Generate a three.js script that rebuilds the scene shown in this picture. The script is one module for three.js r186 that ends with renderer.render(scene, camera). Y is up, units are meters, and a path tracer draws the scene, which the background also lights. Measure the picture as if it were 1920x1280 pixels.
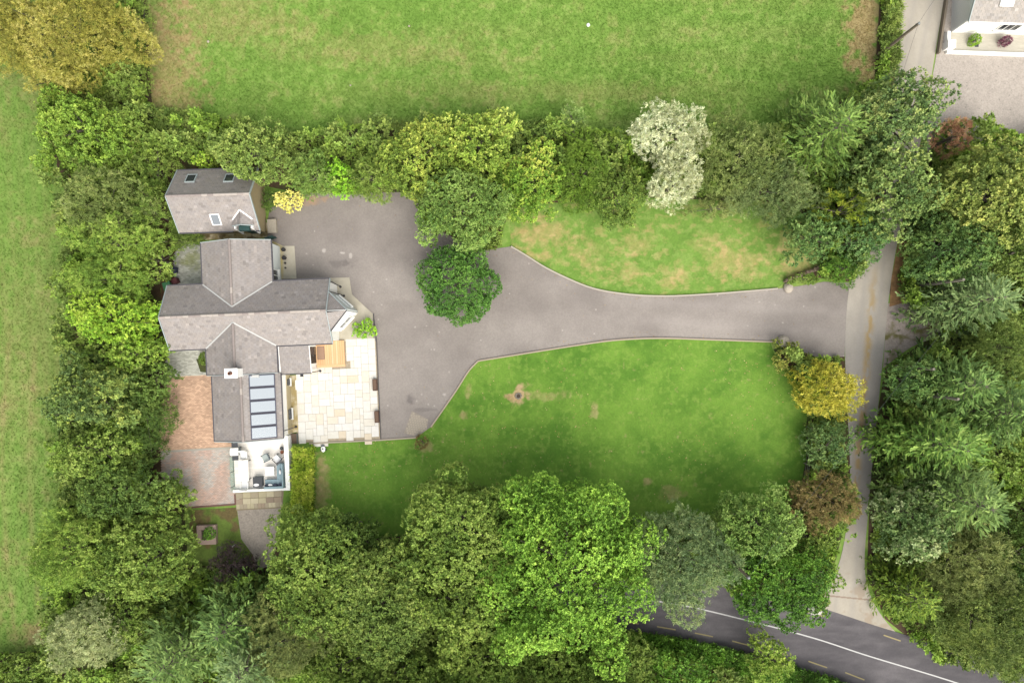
import * as THREE from 'three';
import { mergeGeometries } from 'three/addons/utils/BufferGeometryUtils.js';

// ---------------------------------------------------------------- camera, sky, sun, exposure
const CAM = 56;                                   // metres above the ground
const scene = new THREE.Scene();
const camera = new THREE.PerspectiveCamera(53.13, 1920 / 1280, 1, 3000);
camera.position.set(0, CAM, 0); camera.up.set(0, 0, -1); camera.lookAt(0, 0, 0);
const renderer = new THREE.WebGLRenderer({ antialias: true });
renderer.setSize(1024, 682);
renderer.toneMapping = THREE.LinearToneMapping;
renderer.toneMappingExposure = 4.55;
renderer.shadowMap.enabled = true;
{ // hazy bright overcast sky
  const w = 256, h = 128, d = new Float32Array(w * h * 4);
  for (let j = 0; j < h; j++) for (let i = 0; i < w; i++) {
    const el = ((j + 0.5) / h - 0.5) * Math.PI, s = Math.max(0, Math.sin(el));
    const L = 0.25 * (1 + 1.6 * s) / 2.6, k = (j * w + i) * 4;
    d[k] = L * 0.97; d[k + 1] = L * 1.0; d[k + 2] = L * 1.03; d[k + 3] = 1;
  }
  const t = new THREE.DataTexture(d, w, h, THREE.RGBAFormat, THREE.FloatType);
  t.mapping = THREE.EquirectangularReflectionMapping; t.magFilter = THREE.LinearFilter; t.minFilter = THREE.LinearFilter; t.needsUpdate = true;
  scene.background = t; scene.environment = t;
}
const sun = new THREE.DirectionalLight(0xfff7ec, 1.5);
{
  const az = 24 * Math.PI / 180, el = 44 * Math.PI / 180;
  sun.position.set(Math.sin(az) * Math.cos(el) * 150, Math.sin(el) * 150, Math.cos(az) * Math.cos(el) * 150);
  sun.castShadow = true; sun.shadow.radius = 120; sun.shadow.mapSize.set(4096, 4096);
  Object.assign(sun.shadow.camera, { left: -75, right: 75, top: 75, bottom: -75, near: 10, far: 400 });
  scene.add(sun); scene.add(sun.target);
}

// ---------------------------------------------------------------- helpers
const S = CAM / 1280;                             // metres per photograph pixel on the ground
const G = (px, py, h = 0) => { const k = S * (1 - h / CAM); return [(px - 960) * k, (py - 640) * k]; };
const V = (x, y, z) => new THREE.Vector3(x, y, z);
const lin = c => { c /= 255; return c <= 0.04045 ? c / 12.92 : Math.pow((c + 0.055) / 1.055, 2.4); };
const enc = c => Math.round(255 * Math.min(1, Math.max(0, c <= 0.0031308 ? c * 12.92 : 1.055 * Math.pow(c, 1 / 2.4) - 0.055)));
const EXPO = 1.75;                                // how much brighter the picture shows a level surface than its base colour
const A = (r, g, b, k = 1) => [lin(r) / EXPO * k, lin(g) / EXPO * k, lin(b) / EXPO * k];
const mix = (a, b, t) => [a[0] + (b[0] - a[0]) * t, a[1] + (b[1] - a[1]) * t, a[2] + (b[2] - a[2]) * t];
const sat = x => Math.min(1, Math.max(0, x));
const sstep = (a, b, x) => { const t = sat((x - a) / (b - a)); return t * t * (3 - 2 * t); };
function rng(seed) { let a = (seed * 2654435761) >>> 0; return () => { a = (a + 0x6D2B79F5) >>> 0; let t = a; t = Math.imul(t ^ (t >>> 15), t | 1); t ^= t + Math.imul(t ^ (t >>> 7), t | 61); return ((t ^ (t >>> 14)) >>> 0) / 4294967296; }; }
const PERM = new Float32Array(65536); { const r = rng(77); for (let i = 0; i < 65536; i++) PERM[i] = r(); }
const hsh = (x, y) => PERM[((x * 374761 + y * 668265 + ((x * y) & 255) * 31) & 65535)];
function noise(x, y) {
  const xi = Math.floor(x), yi = Math.floor(y); let u = x - xi, v = y - yi; u = u * u * (3 - 2 * u); v = v * v * (3 - 2 * v);
  const a = hsh(xi, yi), b = hsh(xi + 1, yi), c = hsh(xi, yi + 1), d = hsh(xi + 1, yi + 1);
  return a + (b - a) * u + (c - a) * v + (a - b - c + d) * u * v;
}
const fbm = (x, y, o = 4) => { let s = 0, a = 0.5, n = 0; for (let i = 0; i < o; i++) { s += a * noise(x, y); n += a; a *= 0.55; x = x * 2.03 + 17.3; y = y * 2.03 + 9.1; } return s / n; };
const used = {};
function numbered(n) { if (!(n in used)) { used[n] = 0; return n; } used[n]++; return n + '_' + String(used[n]).padStart(3, '0'); }
function shadows(o) { o.traverse(m => { if (m.isMesh) { m.castShadow = true; m.receiveShadow = true; } }); return o; }
function tag(o, label, category, group, kind) { o.userData.label = label; o.userData.category = category; if (group) o.userData.group = group; if (kind) o.userData.kind = kind; return o; }
function thing(name, label, category, [x, y, z] = [0, 0, 0], turn = 0, group, kind) {
  const o = new THREE.Group(); o.name = numbered(name); o.position.set(x, y, z); o.rotation.y = turn; scene.add(o); return tag(o, label, category, group, kind);
}
function part(name, geo, mat, parent, kind) { const m = new THREE.Mesh(geo, mat); m.name = name; m.castShadow = m.receiveShadow = true; if (kind) m.userData.kind = kind; parent.add(m); return m; }
const matOf = (c, rough = 0.85, extra = {}) => { const m = new THREE.MeshStandardMaterial({ roughness: rough, metalness: 0, side: THREE.DoubleSide, ...extra }); m.color.setRGB(c[0], c[1], c[2]); return m; };
function dataTex(w, h, fn) {
  const d = new Uint8Array(w * h * 4);
  for (let j = 0; j < h; j++) for (let i = 0; i < w; i++) { const c = fn(i, j), k = (j * w + i) * 4; d[k] = enc(c[0]); d[k + 1] = enc(c[1]); d[k + 2] = enc(c[2]); d[k + 3] = 255; }
  const t = new THREE.DataTexture(d, w, h); t.colorSpace = THREE.SRGBColorSpace; t.magFilter = THREE.LinearFilter; t.minFilter = THREE.LinearMipmapLinearFilter; t.generateMipmaps = true;
  t.wrapS = t.wrapT = THREE.RepeatWrapping; t.needsUpdate = true; return t;
}
function greyTex(w, h, fn) {
  const d = new Uint8Array(w * h * 4);
  for (let j = 0; j < h; j++) for (let i = 0; i < w; i++) { const c = Math.round(255 * sat(fn(i, j))), k = (j * w + i) * 4; d[k] = d[k + 1] = d[k + 2] = c; d[k + 3] = 255; }
  const t = new THREE.DataTexture(d, w, h); t.magFilter = THREE.LinearFilter; t.wrapS = t.wrapT = THREE.RepeatWrapping; t.needsUpdate = true; return t;
}
// a flat sheet of ground: polygon in ground pixels, colour by place
function sheet(name, poly, y, texel, fn, rough = 0.95, holes = []) {
  const pts = poly.map(p => G(p[0], p[1]));
  const shape = new THREE.Shape(pts.map(p => new THREE.Vector2(p[0], -p[1])));
  for (const h of holes) shape.holes.push(new THREE.Path(h.map(q => { const p = G(q[0], q[1]); return new THREE.Vector2(p[0], -p[1]); })));
  const g = new THREE.ShapeGeometry(shape); g.rotateX(-Math.PI / 2); g.translate(0, y, 0);
  const xs = pts.map(p => p[0]), zs = pts.map(p => p[1]), x0 = Math.min(...xs), x1 = Math.max(...xs), z0 = Math.min(...zs), z1 = Math.max(...zs);
  const w = Math.min(2048, Math.max(8, Math.ceil((x1 - x0) / texel))), h = Math.min(2048, Math.max(8, Math.ceil((z1 - z0) / texel)));
  const pos = g.attributes.position, uv = g.attributes.uv;
  for (let i = 0; i < pos.count; i++) uv.setXY(i, (pos.getX(i) - x0) / (x1 - x0), (pos.getZ(i) - z0) / (z1 - z0));
  const t = dataTex(w, h, (i, j) => fn((x0 + (i + 0.5) / w * (x1 - x0)) / S + 960, (z0 + (j + 0.5) / h * (z1 - z0)) / S + 640));
  t.wrapS = t.wrapT = THREE.ClampToEdgeWrapping;
  const m = new THREE.Mesh(g, new THREE.MeshStandardMaterial({ map: t, roughness: rough, side: THREE.DoubleSide }));
  m.name = numbered(name); m.receiveShadow = true; m.castShadow = true; m.userData.kind = 'structure'; scene.add(m); return m;
}
const smooth = (pts, n = 6) => { const c = new THREE.CatmullRomCurve3(pts.map(p => V(p[0], 0, p[1])), false, 'centripetal'); return c.getPoints(pts.length * n).map(p => [p.x, p.z]); };
function inPoly(x, y, poly) { let r = false; for (let i = 0, j = poly.length - 1; i < poly.length; j = i++) { const [xi, yi] = poly[i], [xj, yj] = poly[j]; if ((yi > y) !== (yj > y) && x < (xj - xi) * (y - yi) / (yj - yi) + xi) r = !r; } return r; }
const box = (x0, x1, y0, y1, z0, z1) => { const g = new THREE.BoxGeometry(x1 - x0, y1 - y0, z1 - z0); g.translate((x0 + x1) / 2, (y0 + y1) / 2, (z0 + z1) / 2); return g; };
const cyl = (r0, r1, y0, y1, x = 0, z = 0, n = 12) => { const g = new THREE.CylinderGeometry(r1, r0, y1 - y0, n); g.translate(x, (y0 + y1) / 2, z); return g; };
function bar(a, b, w, h, up = V(0, 1, 0)) { // a box from a to b
  const d = b.clone().sub(a), L = d.length(); d.normalize(); const side = d.clone().cross(up).normalize(), u = side.clone().cross(d);
  const g = new THREE.BoxGeometry(L, h, w); g.applyMatrix4(new THREE.Matrix4().makeBasis(d, u, side)); g.translate((a.x + b.x) / 2, (a.y + b.y) / 2, (a.z + b.z) / 2); return g;
}
function limb(a, b, r0, r1, n = 6) { const d = b.clone().sub(a), L = d.length(); const g = new THREE.CylinderGeometry(r1, r0, L, n); g.applyQuaternion(new THREE.Quaternion().setFromUnitVectors(V(0, 1, 0), d.normalize())); g.translate((a.x + b.x) / 2, (a.y + b.y) / 2, (a.z + b.z) / 2); return g; }
const merge = gs => mergeGeometries(gs.map(g => { const q = g.index ? g.toNonIndexed() : g; for (const k of Object.keys(q.attributes)) if (!['position', 'normal', 'uv', 'color'].includes(k)) q.deleteAttribute(k); return q; }));

// ---------------------------------------------------------------- materials
const speck = dataTex(512, 512, (i, j) => { const n = fbm(i / 26, j / 26, 4), f = hsh(i >> 1, j >> 1), l = sstep(0.64, 0.74, fbm(i / 9 + 40, j / 9 + 80, 3)); const v = 0.74 + 0.22 * n + 0.1 * (f - 0.5); const c = [v, v * 0.98, v * 0.975]; return mix(c, [1, 1, 0.97], l * 0.5); });
speck.repeat.set(0.4, 0.4);
const M = {
  slate: matOf(A(180, 175, 172), 0.5, { vertexColors: true, map: speck }),
  slateBase: matOf(A(110, 104, 106), 0.9),
  ridge: [matOf(A(180, 170, 166), 0.9, { map: speck }), matOf(A(196, 186, 180), 0.9, { map: speck }), matOf(A(212, 204, 196), 0.9, { map: speck })],
  lead: matOf(A(214, 216, 214), 0.6), barge: matOf(A(190, 203, 205), 0.6), gutter: matOf(A(82, 80, 88), 0.5),
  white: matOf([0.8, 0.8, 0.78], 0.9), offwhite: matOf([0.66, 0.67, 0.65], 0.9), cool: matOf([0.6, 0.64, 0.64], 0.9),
  glass: matOf([0.03, 0.035, 0.04], 0.08), frameGrey: matOf(A(70, 74, 80), 0.5), navy: matOf(A(62, 66, 92), 0.5),
  panel: matOf([0.7, 0.73, 0.74], 0.1, { metalness: 1 }), dark: matOf([0.02, 0.02, 0.022], 0.6), terracotta: matOf(A(150, 96, 70), 0.9),
  wood: matOf(A(226, 170, 116), 0.75), woodDark: matOf(A(112, 82, 70), 0.9), steel: matOf(A(150, 155, 155), 0.4),
  bark: matOf([0.1, 0.085, 0.07], 0.95), barkPale: matOf([0.2, 0.18, 0.15], 0.95), stone: matOf(A(196, 186, 168), 0.95),
  soil: matOf([0.06, 0.045, 0.033], 1), green: matOf(A(70, 140, 92), 0.6), teal: matOf(A(44, 84, 82), 0.6), redd: matOf(A(116, 62, 66), 0.8), blue: matOf(A(52, 58, 86), 0.6),
  sofa: matOf(A(160, 186, 196), 0.95), chair: matOf(A(196, 208, 206), 0.9), cushion: matOf([0.7, 0.71, 0.72], 0.95), charcoal: matOf(A(112, 124, 130), 0.8)
};

// ---------------------------------------------------------------- ground
const gDark = A(124, 164, 66), gMid = A(138, 176, 76), gLight = A(156, 188, 94), gStraw = A(196, 178, 128), gTan = A(176, 158, 104), gBrown = A(132, 112, 74), gSoil = A(96, 78, 60);
const blob = (px, py, x, y, rx, ry) => { const d = Math.hypot((px - x) / rx, (py - y) / ry) + (fbm(px / 12 + x, py / 12 + y, 5) - 0.5) * 1.9; return (1 - sstep(0.35, 1.15, d)) * (0.55 + 0.9 * fbm(px / 5 + y, py / 5, 3)); };
function fieldColour(px, py) {
  const n1 = fbm(px / 190, py / 150, 4), n2 = fbm(px / 48 + 31, py / 34 + 7, 4), n3 = fbm(px / 11 + 5, py / 11 + 91, 3), n4 = noise(px / 2.3, py / 2.3);
  let c = mix(gDark, gMid, sstep(0.3, 0.66, n2 * 0.55 + n3 * 0.45));
  c = mix(c, gLight, sstep(0.5, 0.72, n3 * 0.6 + n1 * 0.4) * 0.7);
  let straw = sstep(0.56, 0.78, n2 * 0.6 + n3 * 0.5 - 0.03) * 0.25;
  if (py < 330 && px > 250) { // the field north of the hedge
    straw += blob(px, py, 315, 150, 76, 170) * 0.7 + blob(px, py, 420, 30, 170, 60) * 0.35 + blob(px, py, 1622, 60, 42, 120) * 1.1 + blob(px, py, 700, 90, 260, 34) * 0.25 + blob(px, py, 1060, 170, 260, 26) * 0.18;
    const band = 0.5 + 0.5 * Math.sin(py / 9.5 + fbm(px / 120, py / 40, 2) * 5); straw += band * 0.1 * sstep(0.4, 0.6, n1);
  } else if (px < 360) { // west field with wheel tracks
    for (const [tx, w] of [[28, 5], [78, 6]]) { const cx = tx + 24 * Math.sin(py / 210 + 0.6) - (py < 600 ? (600 - py) * 0.02 : 0); straw += Math.exp(-Math.pow((px - cx) / w, 2)) * (0.1 + 0.3 * n2) * sstep(560, 700, py); }
    straw += (0.5 + 0.5 * Math.sin((px + 14 * Math.sin(py / 170)) / 3.6)) * 0.1; straw += blob(px, py, 60, 640, 110, 220) * 0.2 + blob(px, py, 70, 150, 100, 60) * 0.3 + blob(px, py, 82, 1190, 60, 22) * 0.7;
    c = mix(c, gBrown, sstep(0.52, 0.7, n2) * 0.15);
  }
  c = mix(c, mix(gTan, gStraw, n3), sat(straw));
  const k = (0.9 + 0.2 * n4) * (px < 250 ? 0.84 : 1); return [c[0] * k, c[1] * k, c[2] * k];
}
{
  const far = new THREE.Mesh(new THREE.CircleGeometry(1500, 48), null); far.geometry.rotateX(-Math.PI / 2); far.geometry.translate(0, -0.03, 0);
  const t = dataTex(512, 512, (i, j) => { const n = fbm(i / 24, j / 24, 4), f = noise(i / 2, j / 2); const c = mix(gDark, gLight, sstep(0.3, 0.7, n)); return c.map(v => v * (0.85 + 0.3 * f)); });
  t.repeat.set(120, 120); far.material = new THREE.MeshStandardMaterial({ map: t, roughness: 1, side: THREE.DoubleSide }); far.name = 'ground'; far.receiveShadow = true;
  tag(far, 'green farmland stretching away beyond the trees', 'ground', null, 'structure'); scene.add(far);
}
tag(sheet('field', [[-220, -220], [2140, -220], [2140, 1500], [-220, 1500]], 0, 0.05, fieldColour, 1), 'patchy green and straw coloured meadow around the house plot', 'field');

// leaf litter and bare soil under the hedgerows
const soilFn = (px, py) => { const n = fbm(px / 16, py / 16, 4), m = fbm(px / 40 + 9, py / 40, 3), f = noise(px / 2, py / 2); const c = mix(mix(A(74, 60, 44), A(112, 92, 66), n), A(74, 88, 40), sstep(0.45, 0.62, m) * 0.8); return c.map(v => v * (0.8 + 0.4 * f)); };
const belts = [
  [[215, -220], [268, -220], [280, 120], [285, 200], [430, 225], [560, 262], [720, 232], [960, 228], [1200, 262], [1480, 250], [1640, 150], [1665, -220], [1682, -220], [1680, 160], [1656, 340], [1630, 470], [1592, 528], [1530, 520], [1480, 420], [1300, 410], [1160, 420], [1040, 400], [955, 395], [930, 470], [830, 470], [785, 420], [775, 362], [560, 362], [480, 345], [330, 330], [320, 440], [328, 460], [330, 528], [300, 540], [312, 650], [314, 705], [306, 780], [302, 900], [345, 948], [352, 1060], [440, 1045], [590, 985], [780, 925], [900, 915], [1200, 945], [1470, 945], [1500, 880], [1515, 780], [1490, 700], [1450, 655], [1470, 650], [1540, 668], [1584, 668], [1596, 860], [1590, 960], [1560, 1080], [1520, 1130], [1330, 1115], [1150, 1130], [1100, 1180], [1300, 1215], [1500, 1250], [1640, 1300], [1640, 1500], [-220, 1500], [-220, 1230], [90, 1220], [110, 1000], [135, 700], [140, 420], [90, 260], [120, 160]],
  [[1690, 440], [1745, 300], [1745, 240], [1830, 235], [1960, 260], [2140, 260], [2140, 1240], [1760, 1240], [1660, 1160], [1626, 1080], [1632, 900], [1648, 760], [1660, 690], [1790, 600], [1672, 570], [1668, 545]]
];
const soilParts = belts.map((b, i) => tag(sheet('hedgerow_soil', b, 0.006, 0.07, soilFn, 1), i ? 'dark leaf littered soil under the trees east of the lane' : 'dark leaf littered soil under the hedgerow trees round the plot', 'soil'));

// lawns
const lawnPoly = [[808, 800], ...smooth([[808, 800], [832, 766], [858, 728], [880, 694], [896, 677]], 4), ...smooth([[900, 676], [1000, 660], [1090, 646], [1150, 638], [1230, 634], [1340, 637], [1445, 641]], 4), [1452, 665], [1492, 702], [1512, 780], [1512, 860], [1496, 935], [1470, 960], [1340, 975], [1200, 985], [1000, 975], [800, 1000], [590, 1020], [586, 832], [714, 824], [780, 820]];
function lawnColour(px, py) {
  const n1 = fbm(px / 130, py / 110, 3), n2 = fbm(px / 34 + 3, py / 28 + 50, 4), n3 = fbm(px / 7, py / 7, 3), n4 = noise(px / 1.9, py / 1.9);
  let c = mix(A(92, 140, 40), A(122, 166, 58), sstep(0.32, 0.68, n2 * 0.5 + n1 * 0.5));
  c = mix(c, A(142, 178, 74), sstep(0.5, 0.75, n3) * 0.5);
  const st = 0.5 + 0.5 * Math.sin((px * 0.64 + py) / 4.4); c = mix(c, A(138, 174, 66), st * 0.16 * sstep(1050, 1350, px));
  let dry = blob(px, py, 974, 742, 26, 19) * 1.2 + blob(px, py, 1115, 770, 9, 16) * 0.5 + blob(px, py, 878, 728, 8, 20) * 0.45 + blob(px, py, 872, 778, 9, 8) * 0.5 + blob(px, py, 1258, 925, 26, 14) * 0.4 + blob(px, py, 1213, 902, 9, 8) * 0.5 + blob(px, py, 604, 905, 16, 80) * 0.6 + blob(px, py, 800, 838, 22, 12) * 0.5 + blob(px, py, 1020, 742, 60, 10) * 0.35 + blob(px, py, 1480, 960, 60, 14) * 0.6;
  dry += sstep(0.7, 0.84, fbm(px / 9 + 66, py / 9 + 8, 4)) * 0.3;
  c = mix(c, mix(A(178, 152, 104), A(214, 190, 146), n3), sat(dry));
  return c.map(v => v * (0.88 + 0.24 * n4));
}
tag(sheet('lawn', lawnPoly, 0.012, 0.045, lawnColour, 1), 'wide mown green lawn south of the tarmac drive', 'lawn');
const upEdge = smooth([[958, 462], [985, 478], [1020, 500], [1060, 520], [1110, 540], [1170, 551], [1240, 555], [1320, 552], [1400, 546], [1458, 541]], 4);
const midPoly = [[955, 385], ...upEdge, [1470, 530], [1545, 500], [1530, 440], [1490, 380], [1200, 370]];
function midColour(px, py) {
  const n2 = fbm(px / 30 + 3, py / 26 + 50, 4), n3 = fbm(px / 8, py / 8, 3), n4 = noise(px / 1.9, py / 1.9);
  let c = mix(A(104, 146, 52), A(134, 172, 74), n2); c = mix(c, A(150, 180, 90), sstep(0.5, 0.7, n3) * 0.5);
  let dry = blob(px, py, 1010, 440, 60, 46) * 0.9 + blob(px, py, 1380, 490, 60, 40) * 0.75 + blob(px, py, 1270, 515, 40, 26) * 0.75 + blob(px, py, 1200, 460, 40, 24) * 0.6 + blob(px, py, 1500, 480, 46, 44) * 0.85 + blob(px, py, 1180, 510, 30, 20) * 0.6 + blob(px, py, 1100, 480, 40, 40) * 0.4 + blob(px, py, 1320, 455, 30, 20) * 0.4;
  dry = dry * 0.75 + sstep(0.52, 0.75, fbm(px / 14 + 6, py / 9 + 8, 4)) * 0.45;
  c = mix(c, mix(A(184, 168, 104), A(206, 190, 130), n3), sat(dry)); return c.map(v => v * (0.87 + 0.26 * n4));
}
tag(sheet('lawn', midPoly, 0.012, 0.045, midColour, 1), 'dry patched grass bank north of the tarmac drive', 'lawn');

// tarmac drive
const lowEdge = [...smooth([[808, 800], [832, 766], [858, 728], [880, 694], [896, 677]], 4), ...smooth([[900, 676], [1000, 660], [1090, 646], [1150, 638], [1230, 634], [1340, 637], [1450, 641]], 4)];
const drivePoly = [[505, 392], [555, 362], [775, 360], [800, 420], [900, 470], [958, 462], ...upEdge, [1500, 536], [1545, 528], [1594, 530], [1588, 600], [1584, 668], [1540, 672], [1470, 648], ...lowEdge.slice().reverse(), [780, 820], [714, 824], [698, 640], [690, 588], [650, 552], [645, 530], [500, 530], [498, 440]];
function driveColour(px, py) {
  const n1 = fbm(px / 120, py / 90, 4), n2 = fbm(px / 22, py / 22, 3), n3 = noise(px / 1.6, py / 1.6);
  let c = mix(A(152, 144, 139), A(174, 166, 160), sstep(0.25, 0.75, n1)); c = c.map(v => v * (0.93 + 0.12 * n2 + 0.2 * (n3 - 0.5)));
  const dk = blob(px, py, 768, 749, 11, 10) * 0.5 + blob(px, py, 640, 494, 22, 7) * 0.3 + blob(px, py, 655, 492, 18, 10) * 0.35 * sstep(0.4, 0.6, n2) + blob(px, py, 800, 768, 24, 4) * 0.3;
  c = mix(c, A(96, 90, 92), sat(dk));
  const chalk = blob(px, py, 640, 474, 5, 2) + blob(px, py, 606, 470, 4, 4) * 0.8 + blob(px, py, 657, 480, 3, 6) * 0.6 + blob(px, py, 832, 739, 5, 4) * 0.8 + blob(px, py, 727, 760, 2, 2) * 0.7 + (hsh((px / 3) | 0, (py / 3) | 0) > 0.9975 ? 0.5 : 0);
  c = mix(c, A(214, 206, 200), sat(chalk));
  const moss = blob(px, py, 590, 374, 24, 8) * 0.4 + blob(px, py, 575, 378, 12, 8) * 0.25;
  c = mix(c, A(206, 164, 118), sat(moss)); 
  const track = Math.exp(-Math.pow((py - 600 - (px - 1200) * 0.07) / 10, 2)) + Math.exp(-Math.pow((py - 566 - (px - 1200) * 0.05) / 9, 2)); c = mix(c, A(192, 184, 180), sat(track) * 0.25 * sstep(1080, 1300, px) * (0.5 + 0.5 * n2));
  return c;
}
tag(sheet('driveway', drivePoly, 0.02, 0.045, driveColour, 0.92), 'wide mauve grey tarmac driveway running from the house to the lane', 'driveway');
{ // worn grid of paving at the corner of the drive
  const g = tag(sheet('paved_patch', [[772, 770], [803, 786], [800, 806], [776, 817], [757, 812]], 0.026, 0.03, (px, py) => A(176, 166, 154).map(v => v * (0.8 + 0.3 * fbm(px / 4, py / 4, 3))), 0.95), 'pale block paved patch at the south corner of the drive', 'paving');
  const gs = []; const r = rng(5);
  for (let a = 0; a < 11; a++) for (let b = 0; b < 11; b++) { const px = 757 + a * 4.6 + b * 0.9, py = 772 + b * 4.4 + a * 0.7; if (!inPoly(px, py, [[773, 773], [801, 787], [798, 805], [776, 815], [759, 811]])) continue; const [x, z] = G(px, py); gs.push(box(x - 0.08, x + 0.08, 0.02, 0.034 + r() * 0.006, z - 0.08, z + 0.08)); }
  part('block', merge(gs), matOf(A(190, 180, 164)), g, 'stuff');
}
// kerb edgings
function edging(name, pts, w, h, mat, label) {
  const gs = []; for (let i = 0; i + 1 < pts.length; i++) { const a = G(...pts[i]), b = G(...pts[i + 1]); if (Math.hypot(a[0] - b[0], a[1] - b[1]) < 0.02) continue; gs.push(bar(V(a[0], h / 2, a[1]), V(b[0], h / 2, b[1]), w, h)); }
  const m = new THREE.Mesh(merge(gs), mat); m.name = numbered(name); shadows(m); scene.add(m); return tag(m, label, 'kerb', null, 'structure');
}
edging('kerb', upEdge, 0.11, 0.13, matOf(A(206, 198, 184)), 'pale concrete kerb along the dry grass bank');
edging('kerb', lowEdge.concat([[1450, 641.5]]), 0.11, 0.12, matOf(A(196, 180, 160)), 'narrow concrete kerb along the main lawn');
edging('kerb', [[580, 831], [714, 824.5], [782, 820]], 0.12, 0.1, matOf(A(190, 178, 160)), 'concrete kerb between the patio and the lawn');
edging('kerb', [[714, 823], [706, 640], [700, 588]], 0.06, 0.1, matOf(A(92, 90, 92)), 'thin dark edging between the patio and the tarmac');

// lane
const laneL = smooth([[1690, -120], [1684, 0], [1680, 140], [1662, 330], [1634, 470], [1600, 520], [1592, 545], [1585, 660], [1590, 780], [1594, 880], [1590, 970], [1572, 1060], [1545, 1110], [1528, 1130], [1508, 1139]], 5);
const laneR = smooth([[1788, -120], [1770, 0], [1746, 150], [1738, 210], [1712, 330], [1682, 460], [1668, 550], [1657, 660], [1645, 780], [1636, 870], [1628, 960], [1622, 1070], [1634, 1120], [1662, 1165], [1700, 1204]], 5);
function laneColour(px, py) {
  const n1 = fbm(px / 60, py / 90, 4), n2 = fbm(px / 9, py / 22, 3), n3 = noise(px / 1.7, py / 1.7);
  let c = mix(A(186, 178, 164), A(212, 204, 190), n1); c = mix(c, A(172, 168, 166), sstep(440, 760, py) * 0.7 * (1 - sstep(960, 1060, py)));
  c = c.map(v => v * (0.9 + 0.14 * n2 + 0.08 * (n3 - 0.5)));
  const cx = py < 470 ? 1732 - py * 0.18 : 1644 - (py - 470) * 0.09; const d = (px - cx + 6 * (fbm(py / 18, 3, 3) - 0.5)) / 6.5;
  const moss = Math.exp(-d * d) * sstep(460, 600, py) * (1 - sstep(930, 1020, py)) * sstep(0.3, 0.55, fbm(px / 6, py / 15, 3)); c = mix(c, A(186, 156, 92), moss * 0.75);
  const track = Math.exp(-Math.pow((px - cx - 15) / 5, 2)) + Math.exp(-Math.pow((px - cx + 17) / 5, 2)); c = mix(c, A(170, 166, 162), track * 0.3);
  if (Math.abs(py - 1117 - (px - 1560) * 0.1) < 1.4) c = mix(c, A(140, 110, 90), 0.6);
  const dirt = sstep(0.6, 0.72, fbm(px / 24 + 5, py / 24, 3)) * sstep(1040, 1120, py); return mix(c, A(172, 150, 126), dirt * 0.5);
}
tag(sheet('lane', [...laneL, [1560, 1158], [1610, 1180], ...laneR.slice().reverse()], 0.026, 0.045, laneColour, 0.95), 'pale concrete lane running down past the drive to the road', 'lane');
// main road
const roadC = smooth([[1040, 1118], [1130, 1116], [1221, 1125], [1284, 1135], [1399, 1162], [1527, 1196], [1625, 1228], [1792, 1279], [1900, 1318], [2140, 1420]], 6);
const off = (pts, d) => pts.map((p, i) => { const a = pts[Math.max(0, i - 1)], b = pts[Math.min(pts.length - 1, i + 1)], l = Math.hypot(b[0] - a[0], b[1] - a[1]); return [p[0] - (b[1] - a[1]) / l * d, p[1] + (b[0] - a[0]) / l * d]; });
const road = tag(sheet('road', [...off(roadC, -58), ...off(roadC, 62).reverse()], 0.034, 0.05, (px, py) => { const n1 = fbm(px / 120 + (py / 300), py / 26, 4), n3 = noise(px / 1.5, py / 1.5), n2 = fbm(px / 30, py / 9, 3); return mix(A(88, 85, 90), A(118, 114, 118), sstep(0.25, 0.8, n1 * 0.6 + n2 * 0.4)).map(v => v * (0.9 + 0.2 * n3)); }, 0.9), 'dark asphalt public road curving past the junction', 'road');
function strip(pts, w, y) { const l = off(pts, -w / S / 2), r = off(pts, w / S / 2), p = [], idx = []; pts.forEach((_, i) => { const a = G(...l[i]), b = G(...r[i]); p.push(a[0], y, a[1], b[0], y, b[1]); if (i) { const k = 2 * i; idx.push(k - 2, k - 1, k, k - 1, k + 1, k); } }); const g = new THREE.BufferGeometry(); g.setAttribute('position', new THREE.Float32BufferAttribute(p, 3)); g.setIndex(idx); g.computeVertexNormals(); return g; }
const paintW = matOf([0.42, 0.42, 0.42], 0.8), paintY = matOf([0.25, 0.21, 0.1], 0.8);
part('centre_line', strip(roadC, 0.1, 0.039), paintW, road);
for (const [a, b, c, d] of [[1170, 1166, 1198, 1169], [1232, 1174, 1267, 1180], [1303, 1186, 1337, 1193], [1373, 1201, 1403, 1209], [1445, 1219, 1478, 1228], [1516, 1239, 1551, 1251], [1585, 1260, 1621, 1274], [1657, 1286, 1690, 1298], [1513, 1147, 1544, 1155], [1657, 1190, 1689, 1201], [1440, 1124, 1472, 1133]]) part('edge_dash', strip([[a, b], [(a + c) / 2, (b + d) / 2], [c, d]], 0.1, 0.039), paintY, road);

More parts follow.
